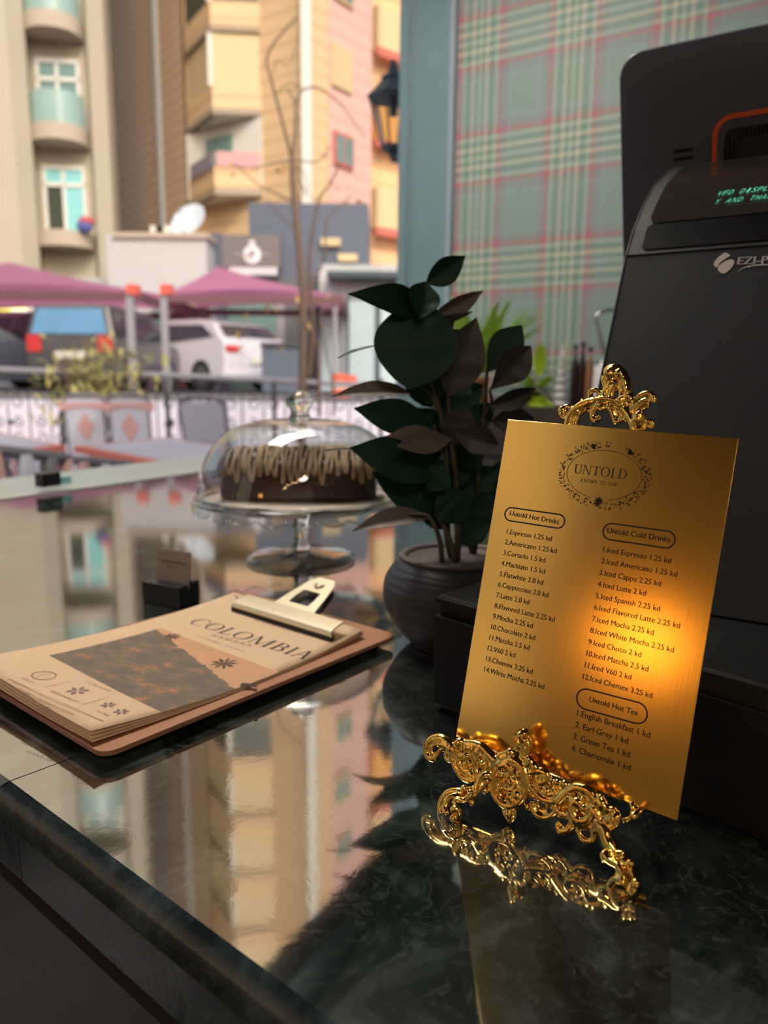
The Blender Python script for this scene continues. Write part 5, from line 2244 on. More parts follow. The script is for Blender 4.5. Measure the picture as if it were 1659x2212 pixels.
# striped cane armchairs at the lower left
for x, d_, lab_ in ((-30, 2.75, 'striped cane terrace armchair at the left edge outside the window'), (150, 3.6, 'striped cane terrace armchair outside behind the glass clamp')):
    p = at(x, 960, d_)
    loc = V((p.x, d_, TZ))
    t = thing('cane_armchair', lab_, 'chair', tuple(loc), 'striped armchairs')
    zt2 = at(x, 935 if x < 0 else 968, d_).z - TZ
    q = MB()
    q.box(loc + Z * .42, .5, .46, .04)
    q.build('seat', m_seat, t)
    q = MB()
    for s_ in (-1, 1):
        for y_ in (-.2, .2):
            q.tube([loc + V((s_ * .23, y_, 0)), loc + V((s_ * .23, y_, .42))], .016, 6)
    q.build('legs_frame', m_chairf, t)
    q = MB()
    for k in range(11):
        q.mi = k % 3
        a = PI * (1.0 + k / 10)
        b0_ = loc + V((.27 * math.cos(a), .25 * math.sin(a), .44))
        t0_ = loc + V((.31 * math.cos(a), .30 * math.sin(a) - .05, zt2 * (1 - .10 * abs(k - 5) / 5)))
        q.tube([b0_, (b0_ + t0_) / 2 + V((0, -.02, 0)), t0_], .028, 6)
    q.mi = 0
    q.tube([loc + V((.31 * math.cos(PI * (1 + k / 10)), .30 * math.sin(PI * (1 + k / 10)) - .05, zt2 * (1 - .10 * abs(k - 5) / 5))) for k in range(11)], .022, 6)
    q.build('striped_back', [m_chairf, m_pinkw, m_seat], t, smooth=True)

# ------------------------------------------------------------------ bare street tree and shrub
m_bark = mat('grey_brown_bark', rgb(120, 98, 84), .85, var=.2, scale=30)
m_dead = mat('yellow_dead_leaf', rgb(206, 166, 96), .7, var=.25, scale=9)
TD = 6.3
tb = at(652, 1000, TD)
tr = thing('bare_tree', 'slender bare tree with a few yellow leaves outside the window', 'tree', (tb.x, TD, TZ))
q = MB()


def tw(pts, r0, r1, d=0.0):
    P = spl(pts, 5)
    n = len(P)
    q.tube([at(x, y, TD + d) for x, y in P], [r0 + (r1 - r0) * i / (n - 1) for i in range(n)], 6)


tw([(648, 1108), (650, 960), (654, 800), (655, 660), (648, 560), (640, 470), (633, 400), (631, 345)], .040, .026)
q.build('trunk', m_bark, tr, smooth=True)
q = MB()
tw([(631, 345), (622, 310), (604, 240), (585, 170), (576, 130), (590, 95), (625, 55), (643, 35)], .017, .006)
tw([(631, 345), (637, 290), (637, 225), (620, 190)], .017, .006)
tw([(637, 225), (655, 195), (690, 190), (735, 225), (770, 270), (790, 300)], .009, .004)
tw([(600, 200), (625, 180), (665, 195)], .006, .003)
tw([(632, 345), (580, 355), (545, 365)], .008, .004)
tw([(634, 345), (680, 350), (700, 335), (715, 310)], .008, .004)
tw([(640, 440), (600, 420), (560, 400), (520, 365), (500, 350)], .010, .004)
tw([(645, 500), (600, 460), (575, 430)], .010, .005)
tw([(668, 820), (676, 700), (668, 600), (672, 520), (690, 430), (712, 400), (735, 350)], .022, .006, .2)
tw([(690, 900), (688, 780), (676, 700)], .018, .014, .2)
tw([(655, 640), (700, 560), (705, 480), (740, 440), (760, 420)], .012, .004)
tw([(720, 900), (720, 840), (705, 760), (690, 690)], .012, .008, .1)
tw([(660, 420), (640, 360), (660, 380), (668, 430)], .008, .004)
tw([(590, 160), (600, 130), (625, 140), (650, 60)], .005, .003)
q.build('branches', m_bark, tr, smooth=True)
q = MB()
rl = random.Random(31)
spots = [(715, 320), (712, 390), (685, 440), (605, 360), (505, 360), (770, 440), (700, 540), (540, 680), (510, 720), (560, 745), (525, 750), (600, 745), (580, 660), (640, 650), (690, 650), (720, 650), (650, 690), (545, 540)]
for sx_, sy_ in spots:
    for k in range(5):
        c = at(sx_ + rl.uniform(-16, 16), sy_ + rl.uniform(-14, 14), TD + rl.uniform(-.1, .1))
        d = V((rl.uniform(-1, 1), rl.uniform(-.4, .4), rl.uniform(-1, .3)))
        blade(q, c, d, rl.uniform(.05, .09), .028, .1, 3)
q.build('dead_leaves', m_dead, tr)
m_shr = mat('olive_yellow_foliage', rgb(186, 178, 112), .7, var=.3, scale=8)
sb = at(205, 900, 6.85)
sh_ = thing('dry_shrub', 'dry yellow green shrub on the terrace before the parked cars', 'shrub', (sb.x, 6.85, TZ))
q = MB()
for k in range(22):
    tip = at(rl.uniform(110, 320), rl.uniform(740, 880), 6.85 + rl.uniform(-.3, .3))
    q.tube([V((sb.x, 6.85, TZ)), V((sb.x * .6 + tip.x * .4, tip.y, tip.z * .55 + TZ * .45)), tip], [.012, .009, .004], 5)
q.build('stems', m_bark, sh_)
q = MB()
for k in range(520):
    x_, y_ = rl.gauss(205, 55), rl.gauss(815, 48)
    if y_ < 720 or y_ > 960:
        continue
    c = at(x_, y_, 6.85 + rl.uniform(-.3, .3))
    blade(q, c, V((rl.uniform(-1, 1), rl.uniform(-.5, .5), rl.uniform(-1, .6))), rl.uniform(.07, .13), rl.uniform(.03, .05), .1, 3)
q.build('foliage', m_shr, sh_)

# ------------------------------------------------------------------ lantern on the outer face of the pillar
m_lan = mat('dark_blue_iron', rgb(54, 68, 80), .5, var=.1)
m_lgl = thin_glass('lantern_glass', (.9, .92, .92), (.7, .75, .75), 1.45, 1.3)
lc = at(850, 250, 3.62)
ln = thing('wall_lantern', 'old fashioned dark lantern fixed outside beside the corner pillar', 'lantern', tuple(lc))
s_ = 3.62 / F


def lz(y):
    return at(850, y, 3.62)


q = MB()
hx6 = lambda r_, y, n=6: [lz(y) + V((r_ * math.cos(2 * PI * k / n + .2), r_ * math.sin(2 * PI * k / n + .2), 0)) for k in range(n)]


def frust(q, r0, y0, r1, y1, n=6):
    a, b = hx6(r0, y0, n), hx6(r1, y1, n)
    q.add(a + b, [(k, (k + 1) % n, n + (k + 1) % n, n + k) for k in range(n)] + [tuple(range(n - 1, -1, -1)), tuple(range(n, 2 * n))])


frust(q, .125, 213, .05, 172)
frust(q, .06, 172, .05, 164)
frust(q, .03, 164, .012, 130)
q.build('roof', m_lan, ln)
q = MB()
for a, b in zip(hx6(.112, 214), hx6(.055, 318)):
    q.tube([a, b], .005, 5)
frust(q, .06, 316, .055, 326)
frust(q, .03, 326, .01, 350)
q.tube([lz(214), lz(250)], .02, 8)
q.build('cage', m_lan, ln)
q = MB()
a, b = hx6(.108, 214), hx6(.052, 318)
q.add(a + b, [(k, (k + 1) % 6, 6 + (k + 1) % 6, 6 + k) for k in range(6)])
q.build('glass', m_lgl, ln)
q = MB()
q.tube([lz(320), lz(345), lz(352) + B * .05, pl + B * .06 + OUT * .05 + Z * (lz(340).z)], .014, 6)
q.build('bracket', m_lan, ln)

# ------------------------------------------------------------------ buildings across the street
m_cream = mat('cream_stone', rgb(186, 176, 158), .8, var=.05, scale=.4, bump=.1, bscale=1)
m_creamd = mat('beige_slab', rgb(186, 172, 156), .8, var=.05, scale=.5)
m_gbal = mat('pale_green_glass', rgb(150, 178, 172), .15, var=.08, scale=1)
m_wfr = mat('white_window_frame', rgb(226, 222, 216), .5, var=.03)
m_wgl = mat('grey_green_window', rgb(112, 142, 138), .12, var=.15, scale=.7)
m_wcy = mat('cyan_curtained_window', rgb(140, 206, 210), .3, var=.12, scale=1)
m_dkw = mat('dark_window', rgb(70, 76, 66), .2, var=.1)


def clad(name, c1, c2, hgt):
    m = mat(name, c1, .75, var=.05, scale=.5)
    t = m.node_tree
    b = t.nodes['Principled BSDF']
    tc = nd(t, 'ShaderNodeTexCoord')
    sp = nd(t, 'ShaderNodeSeparateXYZ')
    t.links.new(tc.outputs['Object'], sp.inputs[0])
    dv = nd(t, 'ShaderNodeMath', operation='DIVIDE')
    dv.inputs[1].default_value = hgt
    t.links.new(sp.outputs['Z'], dv.inputs[0])
    fr = nd(t, 'ShaderNodeMath', operation='FRACT')
    t.links.new(dv.outputs[0], fr.inputs[0])
    r = ramp(t, [(0, c2), (.14, c2), (.2, c1), (.9, c1), (1, c2)])
    t.links.new(fr.outputs[0], r.inputs[0])
    t.links.new(r.outputs[0], b.inputs['Base Color'])
    return m


m_brown = clad('brown_shaded_cladding', rgb(206, 178, 154), rgb(184, 156, 134), .42)  # brown tile, its colour also darkened to carry the shade on this face
m_tan = clad('tan_cladding', rgb(226, 192, 150), rgb(208, 172, 132), .5)
m_pink = clad('pink_stone', rgb(226, 182, 172), rgb(218, 168, 160), .55)
m_orange2 = clad('peach_stone', rgb(240, 194, 148), rgb(226, 170, 132), .6)
m_white2 = mat('white_plaster', rgb(226, 222, 214), .8, var=.04)
m_red = mat('dull_red_rail', rgb(196, 108, 96), .6, var=.08)
m_shut = mat('sand_shutter', rgb(214, 190, 146), .6, var=.05)


def pg(x, d, y=300):           # plan point below a place in the photo
    p = at(x, y, d)
    return V((p.x, p.y, 0))


# cream building with rounded balconies
D1_ = 24.0
cbd = thing('apartment_building', 'cream stone apartment building with rounded balconies at the left', 'building', (pg(60, 26).x, 26, SZ))
HT = 34
q = MB()
plan = [pg(-900, 20), pg(-60, 22.8), pg(30, 23.4), pg(68, 23.9), pg(74, 24.7), pg(192, 24.9), pg(200, 24.5), pg(236, 25.0), pg(246, 26.2), pg(250, 34), pg(-900, 40)]
q.prism([p + Z * SZ for p in plan], Z * HT)
q.build('wall', m_cream, cbd)
zrow = lambda y: at(130, y, D1_).z
z2, z1 = zrow(516), zrow(287)
FH = z1 - z2
for k in range(-1, 8):
    zs = z2 + FH * k
    bc = (pg(75, 24.6) + pg(192, 24.8)) / 2
    wid = (pg(192, 24.8) - pg(75, 24.6)).length
    if zs < 3:
        continue
    dirx = (pg(192, 24.8) - pg(75, 24.6)).normalized()
    diry = V((dirx.y, -dirx.x, 0))
    arcp = [bc + dirx * (wid / 2 * math.cos(a)) + diry * (.25 + .75 * math.sin(a)) for a in [PI * i / 14 for i in range(15)]]
    q = MB()
    q.prism([p + Z * (zs - .22) for p in arcp + [bc - dirx * wid / 2 - diry * .2, bc + dirx * wid / 2 - diry * .2]], Z * .46)
    sl = q.build('balcony', m_creamd, cbd)
    q = MB()
    n = len(arcp)
    q.add([bc + (p - bc) * .97 + Z * (zs + .24) for p in arcp] + [bc + (p - bc) * .97 + Z * (zs + 1.15) for p in arcp], [(i, i + 1, n + i + 1, n + i) for i in range(n - 1)])
    if k != 0:
        q.build('glass_railing', m_gbal, sl, solid=.02)
    f0, f1 = pg(92, 24.68), pg(178, 24.82)
    fd = (f1 - f0).normalized()
    fo = V((fd.y, -fd.x, 0))
    wl = (f1 - f0).length
    zt3, zb3 = zs + FH * .735, zs + .26
    q = MB()
    for a in (0, .48, 1):
        q.box(f0 + fd * (wl * a) + fo * .06 + Z * ((zt3 + zb3) / 2), .10, .12, zt3 - zb3, fd, fo)
    for zz in (zt3, zb3, zb3 + (zt3 - zb3) * .74):
        q.box((f0 + f1) / 2 + fo * .06 + Z * zz, wl + .1, .12, .11, fd, fo)
    wf = q.build('window', m_wfr, cbd)
    for a, b, zz0, zz1, m_ in ((0, .48, zb3, zb3 + (zt3 - zb3) * .74, m_dkw if k == 0 else m_wgl), (.48, 1, zb3, zb3 + (zt3 - zb3) * .74, m_wcy if k == 0 else m_wgl), (0, 1, zb3 + (zt3 - zb3) * .74, zt3, m_wcy if k == 0 else m_wgl)):
        q = MB()
        q.box(f0 + fd * (wl * (a + b) / 2) + fo * .05 + Z * ((zz0 + zz1) / 2), wl * (b - a), .04, zz1 - zz0, fd, fo)
        q.build('pane', m_, wf)
for k in (3, 4, 5, 6):         # square windows on the upper left wall
    for x in (-40, -130):
        zs = z2 + FH * k
        f0, f1 = pg(x - 22, 22.85), pg(x + 22, 23.0)
        fd = (f1 - f0).normalized()
        fo = V((fd.y, -fd.x, 0))
        q = MB()
        q.box((f0 + f1) / 2 + Z * (zs + 1.3), (f1 - f0).length, .3, 1.3, fd, fo)
        q.build('window', m_dkw, cbd)
# blue washing and a red cloth on the lowest open balcony
for x, y, c_, l in ((183, 488, rgb(92, 100, 170), 'blue laundry tub on the lowest cream balcony'), (187, 478, rgb(196, 84, 90), 'red cloth over the blue tub on the cream balcony')):
    p = at(x, y, 24.0)
    q = MB()
    q.blob(p, .26, .2, .22 if y > 480 else .14, n=10)
    tag(q.build('laundry_tub' if y > 480 else 'cloth', mat('laundry', c_, .7)), l, 'laundry')

# brown and tan building
D2 = 27.0
bd = thing('corner_building', 'tall tan and brown clad apartment building on the street corner', 'building', (pg(600, 28).x, 28, SZ))
cn = pg(664, D2)
lf = pg(400, D2 + 3.5)
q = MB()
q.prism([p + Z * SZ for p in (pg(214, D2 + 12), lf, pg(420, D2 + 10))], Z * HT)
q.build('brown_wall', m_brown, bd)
q = MB()
q.prism([p + Z * SZ for p in (lf + (cn - lf) * .02, cn, pg(800, D2 + 2.8), pg(700, D2 + 9), pg(440, D2 + 9))], Z * HT)
wall_t = q.build('tan_wall', m_tan, bd)
q = MB()
p0, p1 = cn + (pg(800, D2 + 2.8) - cn) * .30, pg(800, D2 + 2.8)
fo = V(((p1 - p0).y, -(p1 - p0).x, 0)).normalized()
q.prism([p + Z * (SZ + .001) for p in (p0 + fo * .05, p1 + fo * .05, p1 - fo * .1, p0 - fo * .1)], Z * (HT - .002))
q.build('pink_wall', m_pink, bd)
q = MB()
q.box(cn + Z * (SZ + HT / 2) + V((0, -.08, 0)), .34, .3, HT - .01)
q.build('pale_pilaster', m_white2, bd)
q = MB()
dp_ = pg(348, D2 + 5.6)
q.tube([dp_ + V((0, -.15, SZ + 6)), dp_ + V((0, -.15, SZ + HT))], .17, 8)
q.build('drain_pipe', mat('grey_pipe', rgb(150, 150, 152), .5), bd)
zr = lambda y: at(460, y, D2 + 1.0).z
base_z = zr(432)
FH2 = (zr(65) - zr(420)) / 2
bl, bc_, br = pg(404, D2 + 3.2), pg(461, D2 + 1.0), pg(566, D2 + 1.15)
for k in range(0, 8):
    zs = zr(420) + .35 + FH2 * k
    lft, frt = (bc_ - bl), (br - bc_)
    inn_ = bl + lft * .05
    q = MB()
    q.prism([p + Z * (zs - .35) for p in (bl, bc_, br)], Z * .22)
    q.build('balcony_floor', m_white2, bd)
    q = MB()
    th_ = .14
    for a, b in ((bl, bc_), (bc_, br)):
        dd = (b - a).normalized()
        ii = V((-dd.y, dd.x, 0))
        q.prism([p + Z * (zs - .35) for p in (a, b, b + ii * th_, a + ii * th_)], Z * .95)
    q.build('balcony_parapet', m_tan, bd)
    if k == 0:                 # open balcony: white inner walls, a window and washing over the rail
        q = MB()
        for a, b in ((bl, br),):
            dd = (b - a).normalized()
            ii = V((dd.y, -dd.x, 0))
            q.prism([p + Z * (zs - .1) for p in (a - ii * .0, b, b + ii * .05, a + ii * .05)], Z * (FH2 - .3))
        q.build('inner_wall', m_white2, bd)
        a, b = bl + (br - bl) * .28 + V((0, -.12, 0)), bl + (br - bl) * .62 + V((0, -.12, 0))
        q = MB()
        dd = (b - a).normalized()
        q.box((a + b) / 2 + Z * (zs + 1.35), (b - a).length, .1, 1.1, dd, V((-dd.y, dd.x, 0)))
        q.build('window', m_wgl, bd)
    else:
        for a, b in ((bl, bc_), (bc_, br)):
            q = MB()
            dd = (b - a).normalized()
            ii = V((-dd.y, dd.x, 0))
            q.prism([p + Z * (zs + .58) for p in (a + ii * .1, b + ii * .1, b + ii * .18, a + ii * .18)], Z * (FH2 - .93))
            q.build('shutter', m_shut if k != 2 else m_dkw, bd)
        q = MB()
        q.box(bc_ + V((0, .25, 0)) + Z * (zs + .6 + (FH2 - .95) / 2), .3, .3, FH2 - .95)
        q.build('corner_post', m_white2, bd)
    q = MB()
for x, k in ((731, 0), (727, 1), (731, 2), (727, 3), (731, 4), (727, 5)):
    t0_ = (x - 664) / 136
    a = cn + (pg(800, D2 + 2.8) - cn) * (t0_ - .13) + fo * .08
    b = cn + (pg(800, D2 + 2.8) - cn) * (t0_ + .17) + fo * .08
    zz = at(730, 326, D2 + 1.4).z + k * FH2
    dd = (b - a).normalized()
    q = MB()
    q.box((a + b) / 2 + Z * zz, (b - a).length, .16, 1.1 if k % 2 == 0 else 1.35, dd, fo)
    w_ = q.build('window_surround', m_red if k == 0 else m_shut, bd)
    if k != 1:
        for s2 in (-.24, .24):
            q = MB()
            q.box((a + b) / 2 + dd * ((b - a).length * s2) + fo * .07 + Z * zz, (b - a).length * .36, .06, .9, dd, fo)
            q.build('pane', m_wgl, w_)
wash = MB()
dd = frt.normalized()
for i, (c_, l) in enumerate(((rgb(150, 140, 158), 'grey lilac washing over the open balcony parapet'), (rgb(214, 160, 166), 'pink washing over the open balcony parapet'))):
    a = bc_ + frt * (.02 if i else 0) + V((0, -.03, 0))
    q = MB()
    if i:
        s_a, s_b = bc_ + frt * .05, bc_ + frt * .95
    else:
        s_a, s_b = bl + lft * .15, bc_
    d2_ = (s_b - s_a).normalized()
    ii = V((d2_.y, -d2_.x, 0))
    q.prism([p + Z * (zr(420) + .93) for p in (s_a + ii * .02, s_b + ii * .02, s_b + ii * .06, s_a + ii * .06)], Z * .5)
    tag(q.build('washing', mat('washing_cloth', c_, .8)), l, 'laundry')
# peach building beyond
pbd = thing('peach_building', 'peach stone building with red balcony rails next to the pillar', 'building', (pg(860, 31).x, 31, SZ))
q = MB()
a, b = pg(795, 30.2), pg(1180, 37)
q.prism([p + Z * SZ for p in (a, b, pg(1180, 46), pg(815, 40))], Z * HT)
q.build('wall', m_orange2, pbd)
dd = (b - a).normalized()
fo2 = V((dd.y, -dd.x, 0))
for k in range(0, 7):
    zz = at(830, 560, 31).z + k * 3.15
    for s_ in (1.2, 5.2):
        q = MB()
        q.box(a + dd * s_ + fo2 * .2 + Z * (zz + 1.75), 2.2, .5, 1.5, dd, fo2)
        sh2 = q.build('balcony_opening', mat('ochre_shutter', rgb(222, 160, 84), .6) if k % 2 else m_shut, pbd)
        q = MB()
        q.box(a + dd * s_ + fo2 * .55 + Z * (zz + .85), 2.5, .12, .3, dd, fo2)
        q.build('balcony_rail', m_red, pbd)

# block added left of the terrace to shape what the brass mirrors, otherwise unseen
sbd = thing('unseen_block', 'plain pale block added unseen left of terrace to tone the brass reflection', 'building', (-17, -7, SZ))
q = MB()
fb = V((.70, -.714, 0))
fs_ = V((.714, .70, 0))
q.box(V((-17, -7, 9.0)), 6, 22, 18.0, fb, fs_)
q.build('wall', mat('pale_plaster', rgb(178, 164, 150), .8, var=.06, scale=.3), sbd)
for i in range(5):
    for j in range(4):
        q = MB()
        q.box(V((-17, -7, 3.2 + j * 3.6)) + fb * 3.0 + fs_ * (-8 + 4 * i), .1, 1.4, 1.6, fb, fs_)
        q.build('window', m_dkw, sbd)
# low street buildings
m_lowg = mat('grey_white_wall', rgb(190, 190, 192), .8, var=.05)
m_navy = mat('dark_slate_panel', rgb(88, 96, 116), .5, var=.06)
m_sign = mat('grey_brown_sign', rgb(116, 108, 108), .5, var=.05)
m_signw = mat('white_sign_print', rgb(226, 222, 230), .5, var=.03)


def facebox(name, x0, x1, y0, y1, d, dep, m, parent=None, **k):
    a, b = at(x0, y1, d), at(x1, y0, d)
    q = MB()
    q.box(V(((a.x + b.x) / 2, d + dep / 2, (a.z + b.z) / 2)), b.x - a.x, dep, b.z - a.z)
    return q.build(name, m, parent, **k)


kb = thing('low_building', 'low grey white utility building with satellite dish on its roof', 'building', tuple(at(345, 800, 20.5)))
facebox('wall', 246, 445, 506, 846, 20, 2.5, m_lowg, kb)
facebox('parapet', 242, 449, 503, 512, 19.9, 2.7, m_creamd, kb)
facebox('door', 372, 442, 640, 846, 19.95, .1, mat('brown_door', rgb(150, 126, 112), .6), kb)
facebox('window', 330, 362, 650, 720, 19.95, .1, m_wgl, kb)
zz = at(345, 503, 20.6)
acu = thing('air_conditioner', 'white air conditioning unit on the low building roof', 'air conditioner', tuple(zz))
facebox('casing', 325, 366, 488, 503.5, 20.6, .5, m_white2, acu)
q = MB()
q.lathe([(0, 0), (.14, 0), (.14, .02), (0, .02)], V((0, 0, 0)), 16)
q.v = [at(345, 495, 20.59) + V((p.x, -p.z, p.y)) * .8 for p in q.v]
q.build('fan', m_black, acu)
ds = thing('satellite_dish', 'large pale satellite dish on the low building roof', 'satellite dish', tuple(at(412, 505, 20.8)))
q = MB()
dc = at(412, 484, 20.8)
dn = V((-.35, -.8, .5)).normalized()
dx_ = dn.cross(Z).normalized()
dy_ = dx_.cross(dn)
q.grid(lambda u, v: dc + (dx_ * math.cos(u * 2 * PI) + dy_ * math.sin(u * 2 * PI)) * (.52 * v) + dn * (.16 * v * v), 24, 6)
q.build('dish', mat('pale_blue_dish', rgb(214, 222, 232), .5), ds, smooth=True, solid=.01)
q = MB()
q.tube([dc, at(414, 505, 20.9)], .05, 6)
q.tube([dc - dy_ * .45, dc + dn * .5], .018, 5)
q.blob(dc + dn * .5, .05)
q.build('mast', m_rail, ds)
shp = thing('dark_shopfront', 'dark slate shopfront with round white emblem sign across the street', 'shop', tuple(at(640, 810, 21)))
facebox('slate_upper', 540, 796, 440, 600, 21.4, 3, m_navy, shp)
facebox('left_pier', 466, 482, 505, 846, 20.9, .5, m_navy, shp)
facebox('shop_wall', 482, 690, 600, 846, 21.3, 3, mat('dark_shop_wall', rgb(96, 98, 104), .6), shp)  # plain dark grey wall colour
facebox('shop_glass', 485, 600, 645, 840, 21.2, .12, m_wgl, shp)
facebox('door_frame', 600, 614, 640, 844, 21.15, .14, m_rail, shp)
sb_ = facebox('sign_board', 480, 604, 508, 578, 20.8, .3, m_sign, shp)
q = MB()
ec_ = at(545, 550, 20.78)
q.lathe([(0, 0), (.24, 0), (.24, .02), (0, .02)], V((0, 0, 0)), 24)
q.v = [ec_ + V((p.x, -p.z, p.y)) for p in q.v]
q.box(ec_ + V((0, -.01, .29)), .14, .02, .14)
for s_ in (-1, 1):
    q.box(ec_ + V((s_ * .38, -.01, 0)), .18, .015, .015)
q.build('round_emblem', m_signw, sb_)
q = MB()
q.lathe([(0, .02), (.07, .02), (.07, .03), (0, .03)], V((0, 0, 0)), 16)
q.v = [ec_ + V((p.x, -p.z, p.y + .03)) for p in q.v]
q.build('emblem_centre', m_sign, sb_)
q = MB()
for i in range(9):
    xx = 496 + i * 11.6
    a, b = at(xx, 594, 20.78), at(xx + 9, 578, 20.78)
    q.box(V(((a.x + b.x) / 2, 20.78, (a.z + b.z) / 2)), b.x - a.x, .03, b.z - a.z)
q.build('sign_letters', m_signw, sb_)
for i, (x, y, l) in enumerate(((715, 522, 'upper pale lamp box'), (752, 556, 'lower pale lamp box'))):
    facebox('lamp_box', x - 22, x + 20, y - 8, y + 8, 21.2, .15, m_shut, shp)
gsh = thing('glass_shopfront', 'pale glass shopfront with dark awning beam beside the pillar', 'shop', tuple(at(790, 810, 19.4)))
facebox('wall', 690, 1060, 574, 645, 20.2, 1.0, m_lowg, gsh)
facebox('awning_beam', 706, 1060, 588, 598, 19.4, .8, m_lan, gsh)
facebox('back_wall', 690, 1060, 640, 846, 20.9, .35, mat('pale_blue_interior', rgb(196, 212, 220), .7), gsh)
for x0 in (690, 752, 820, 900, 980):
    facebox('pane', x0, x0 + 58, 648, 843, 20.0, .05, mat('pale_blue_glass', rgb(178, 198, 206), .12), gsh)
for x0 in (685, 748, 816, 896, 976):
    facebox('mullion', x0, x0 + 6, 640, 846, 19.95, .1, m_lan, gsh)
ysh = thing('lit_shop', 'shop with bright yellow lit sign under the canopy at the left', 'shop', tuple(at(0, 810, 21)))
facebox('wall', -330, 240, 600, 846, 21, .6, m_lowg, ysh)
facebox('lit_sign', -60, 52, 632, 692, 20.9, .15, mat('lit_yellow_sign', rgb(250, 236, 96), .5, emit=.7), ysh)
facebox('lit_panel', 24, 60, 668, 700, 20.85, .1, mat('lit_white_panel', rgb(255, 255, 235), .5, emit=.8), ysh)
facebox('door_glass', 120, 195, 640, 844, 20.9, .1, m_gbal, ysh)
facebox('white_pier', 70, 92, 640, 844, 20.85, .2, m_white2, ysh)

# pink shade canopies over the parked cars
m_can = mat('pink_canopy_fabric', rgb(204, 136, 172), .8, var=.05, scale=1)
t_ = m_can.node_tree
tl = nd(t_, 'ShaderNodeBsdfTranslucent')
tl.inputs[0].default_value = rgb(232, 152, 190)
ms_ = nd(t_, 'ShaderNodeMixShader')
ms_.inputs[0].default_value = .45
t_.links.new(t_.nodes['Principled BSDF'].outputs[0], ms_.inputs[1])
t_.links.new(tl.outputs[0], ms_.inputs[2])
t_.links.new(ms_.outputs[0], [n_ for n_ in t_.nodes if n_.type == 'OUTPUT_MATERIAL'][0].inputs[0])
m_cand = mat('maroon_canopy_edge', rgb(110, 72, 80), .7, var=.05)


def canopy(label, apex, fl, fr, dn_, df):
    ap = at(apex[0], apex[1], (dn_ + df) / 2)
    a, b = at(fl[0], fl[1], dn_), at(fr[0], fr[1], dn_)
    z = (a.z + b.z) / 2
    a.z = b.z = z
    c, d_ = V((b.x, df, z)), V((a.x, df, z))
    t = thing('shade_canopy', label, 'canopy', (ap.x, ap.y, SZ), 'pink shade canopies')
    q = MB()
    ns = 10
    for p, r_ in ((a, b), (b, c), (c, d_), (d_, a)):
        def fn(u, v, p=p, r_=r_):
            e_ = p + (r_ - p) * u
            w_ = e_ + (ap - e_) * v
            w_.z -= .05 * math.sin(PI * v) + .12 * math.sin(PI * u) * (1 - v) * -1
            return w_
        q.grid(fn, ns, ns)
    q.build('fabric', m_can, t, smooth=True)
    q = MB()
    for p, r_ in ((a, b), (b, c), (c, d_), (d_, a)):
        q.box((p + r_) / 2 - Z * .10, (r_ - p).length, .08, .16, (r_ - p).normalized(), V((-(r_ - p).y, (r_ - p).x, 0)).normalized())
    q.build('edge_band', m_cand, t)
    for p in (a, b, c, d_):
        q = MB()
        p = p + (V((ap.x, ap.y, z)) - p) * .04
        q.tube([V((p.x, p.y, SZ)), V((p.x, p.y, z))], .05, 8)
        q.build('post', m_rail, t)


canopy('pink shade canopy over the dark cars at the left', (20, 566), (-300, 618), (300, 634), 15.0, 19.5)
canopy('pink shade canopy over the white car, nearest the tree', (470, 576), (352, 634), (735, 640), 16.8, 20.0)

# cars
m_tyre = mat('tyre_rubber', rgb(34, 34, 38), .8)
m_hub = mat('alloy_hub', rgb(150, 150, 156), .3, .8)
m_cgl = mat('dark_car_glass', rgb(52, 58, 66), .08, var=.05)
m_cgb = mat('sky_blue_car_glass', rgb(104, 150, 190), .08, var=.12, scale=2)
m_tail = mat('red_tail_lamp', rgb(196, 60, 60), .3)
m_plate_ = mat('pale_number_plate', rgb(222, 220, 214), .5)


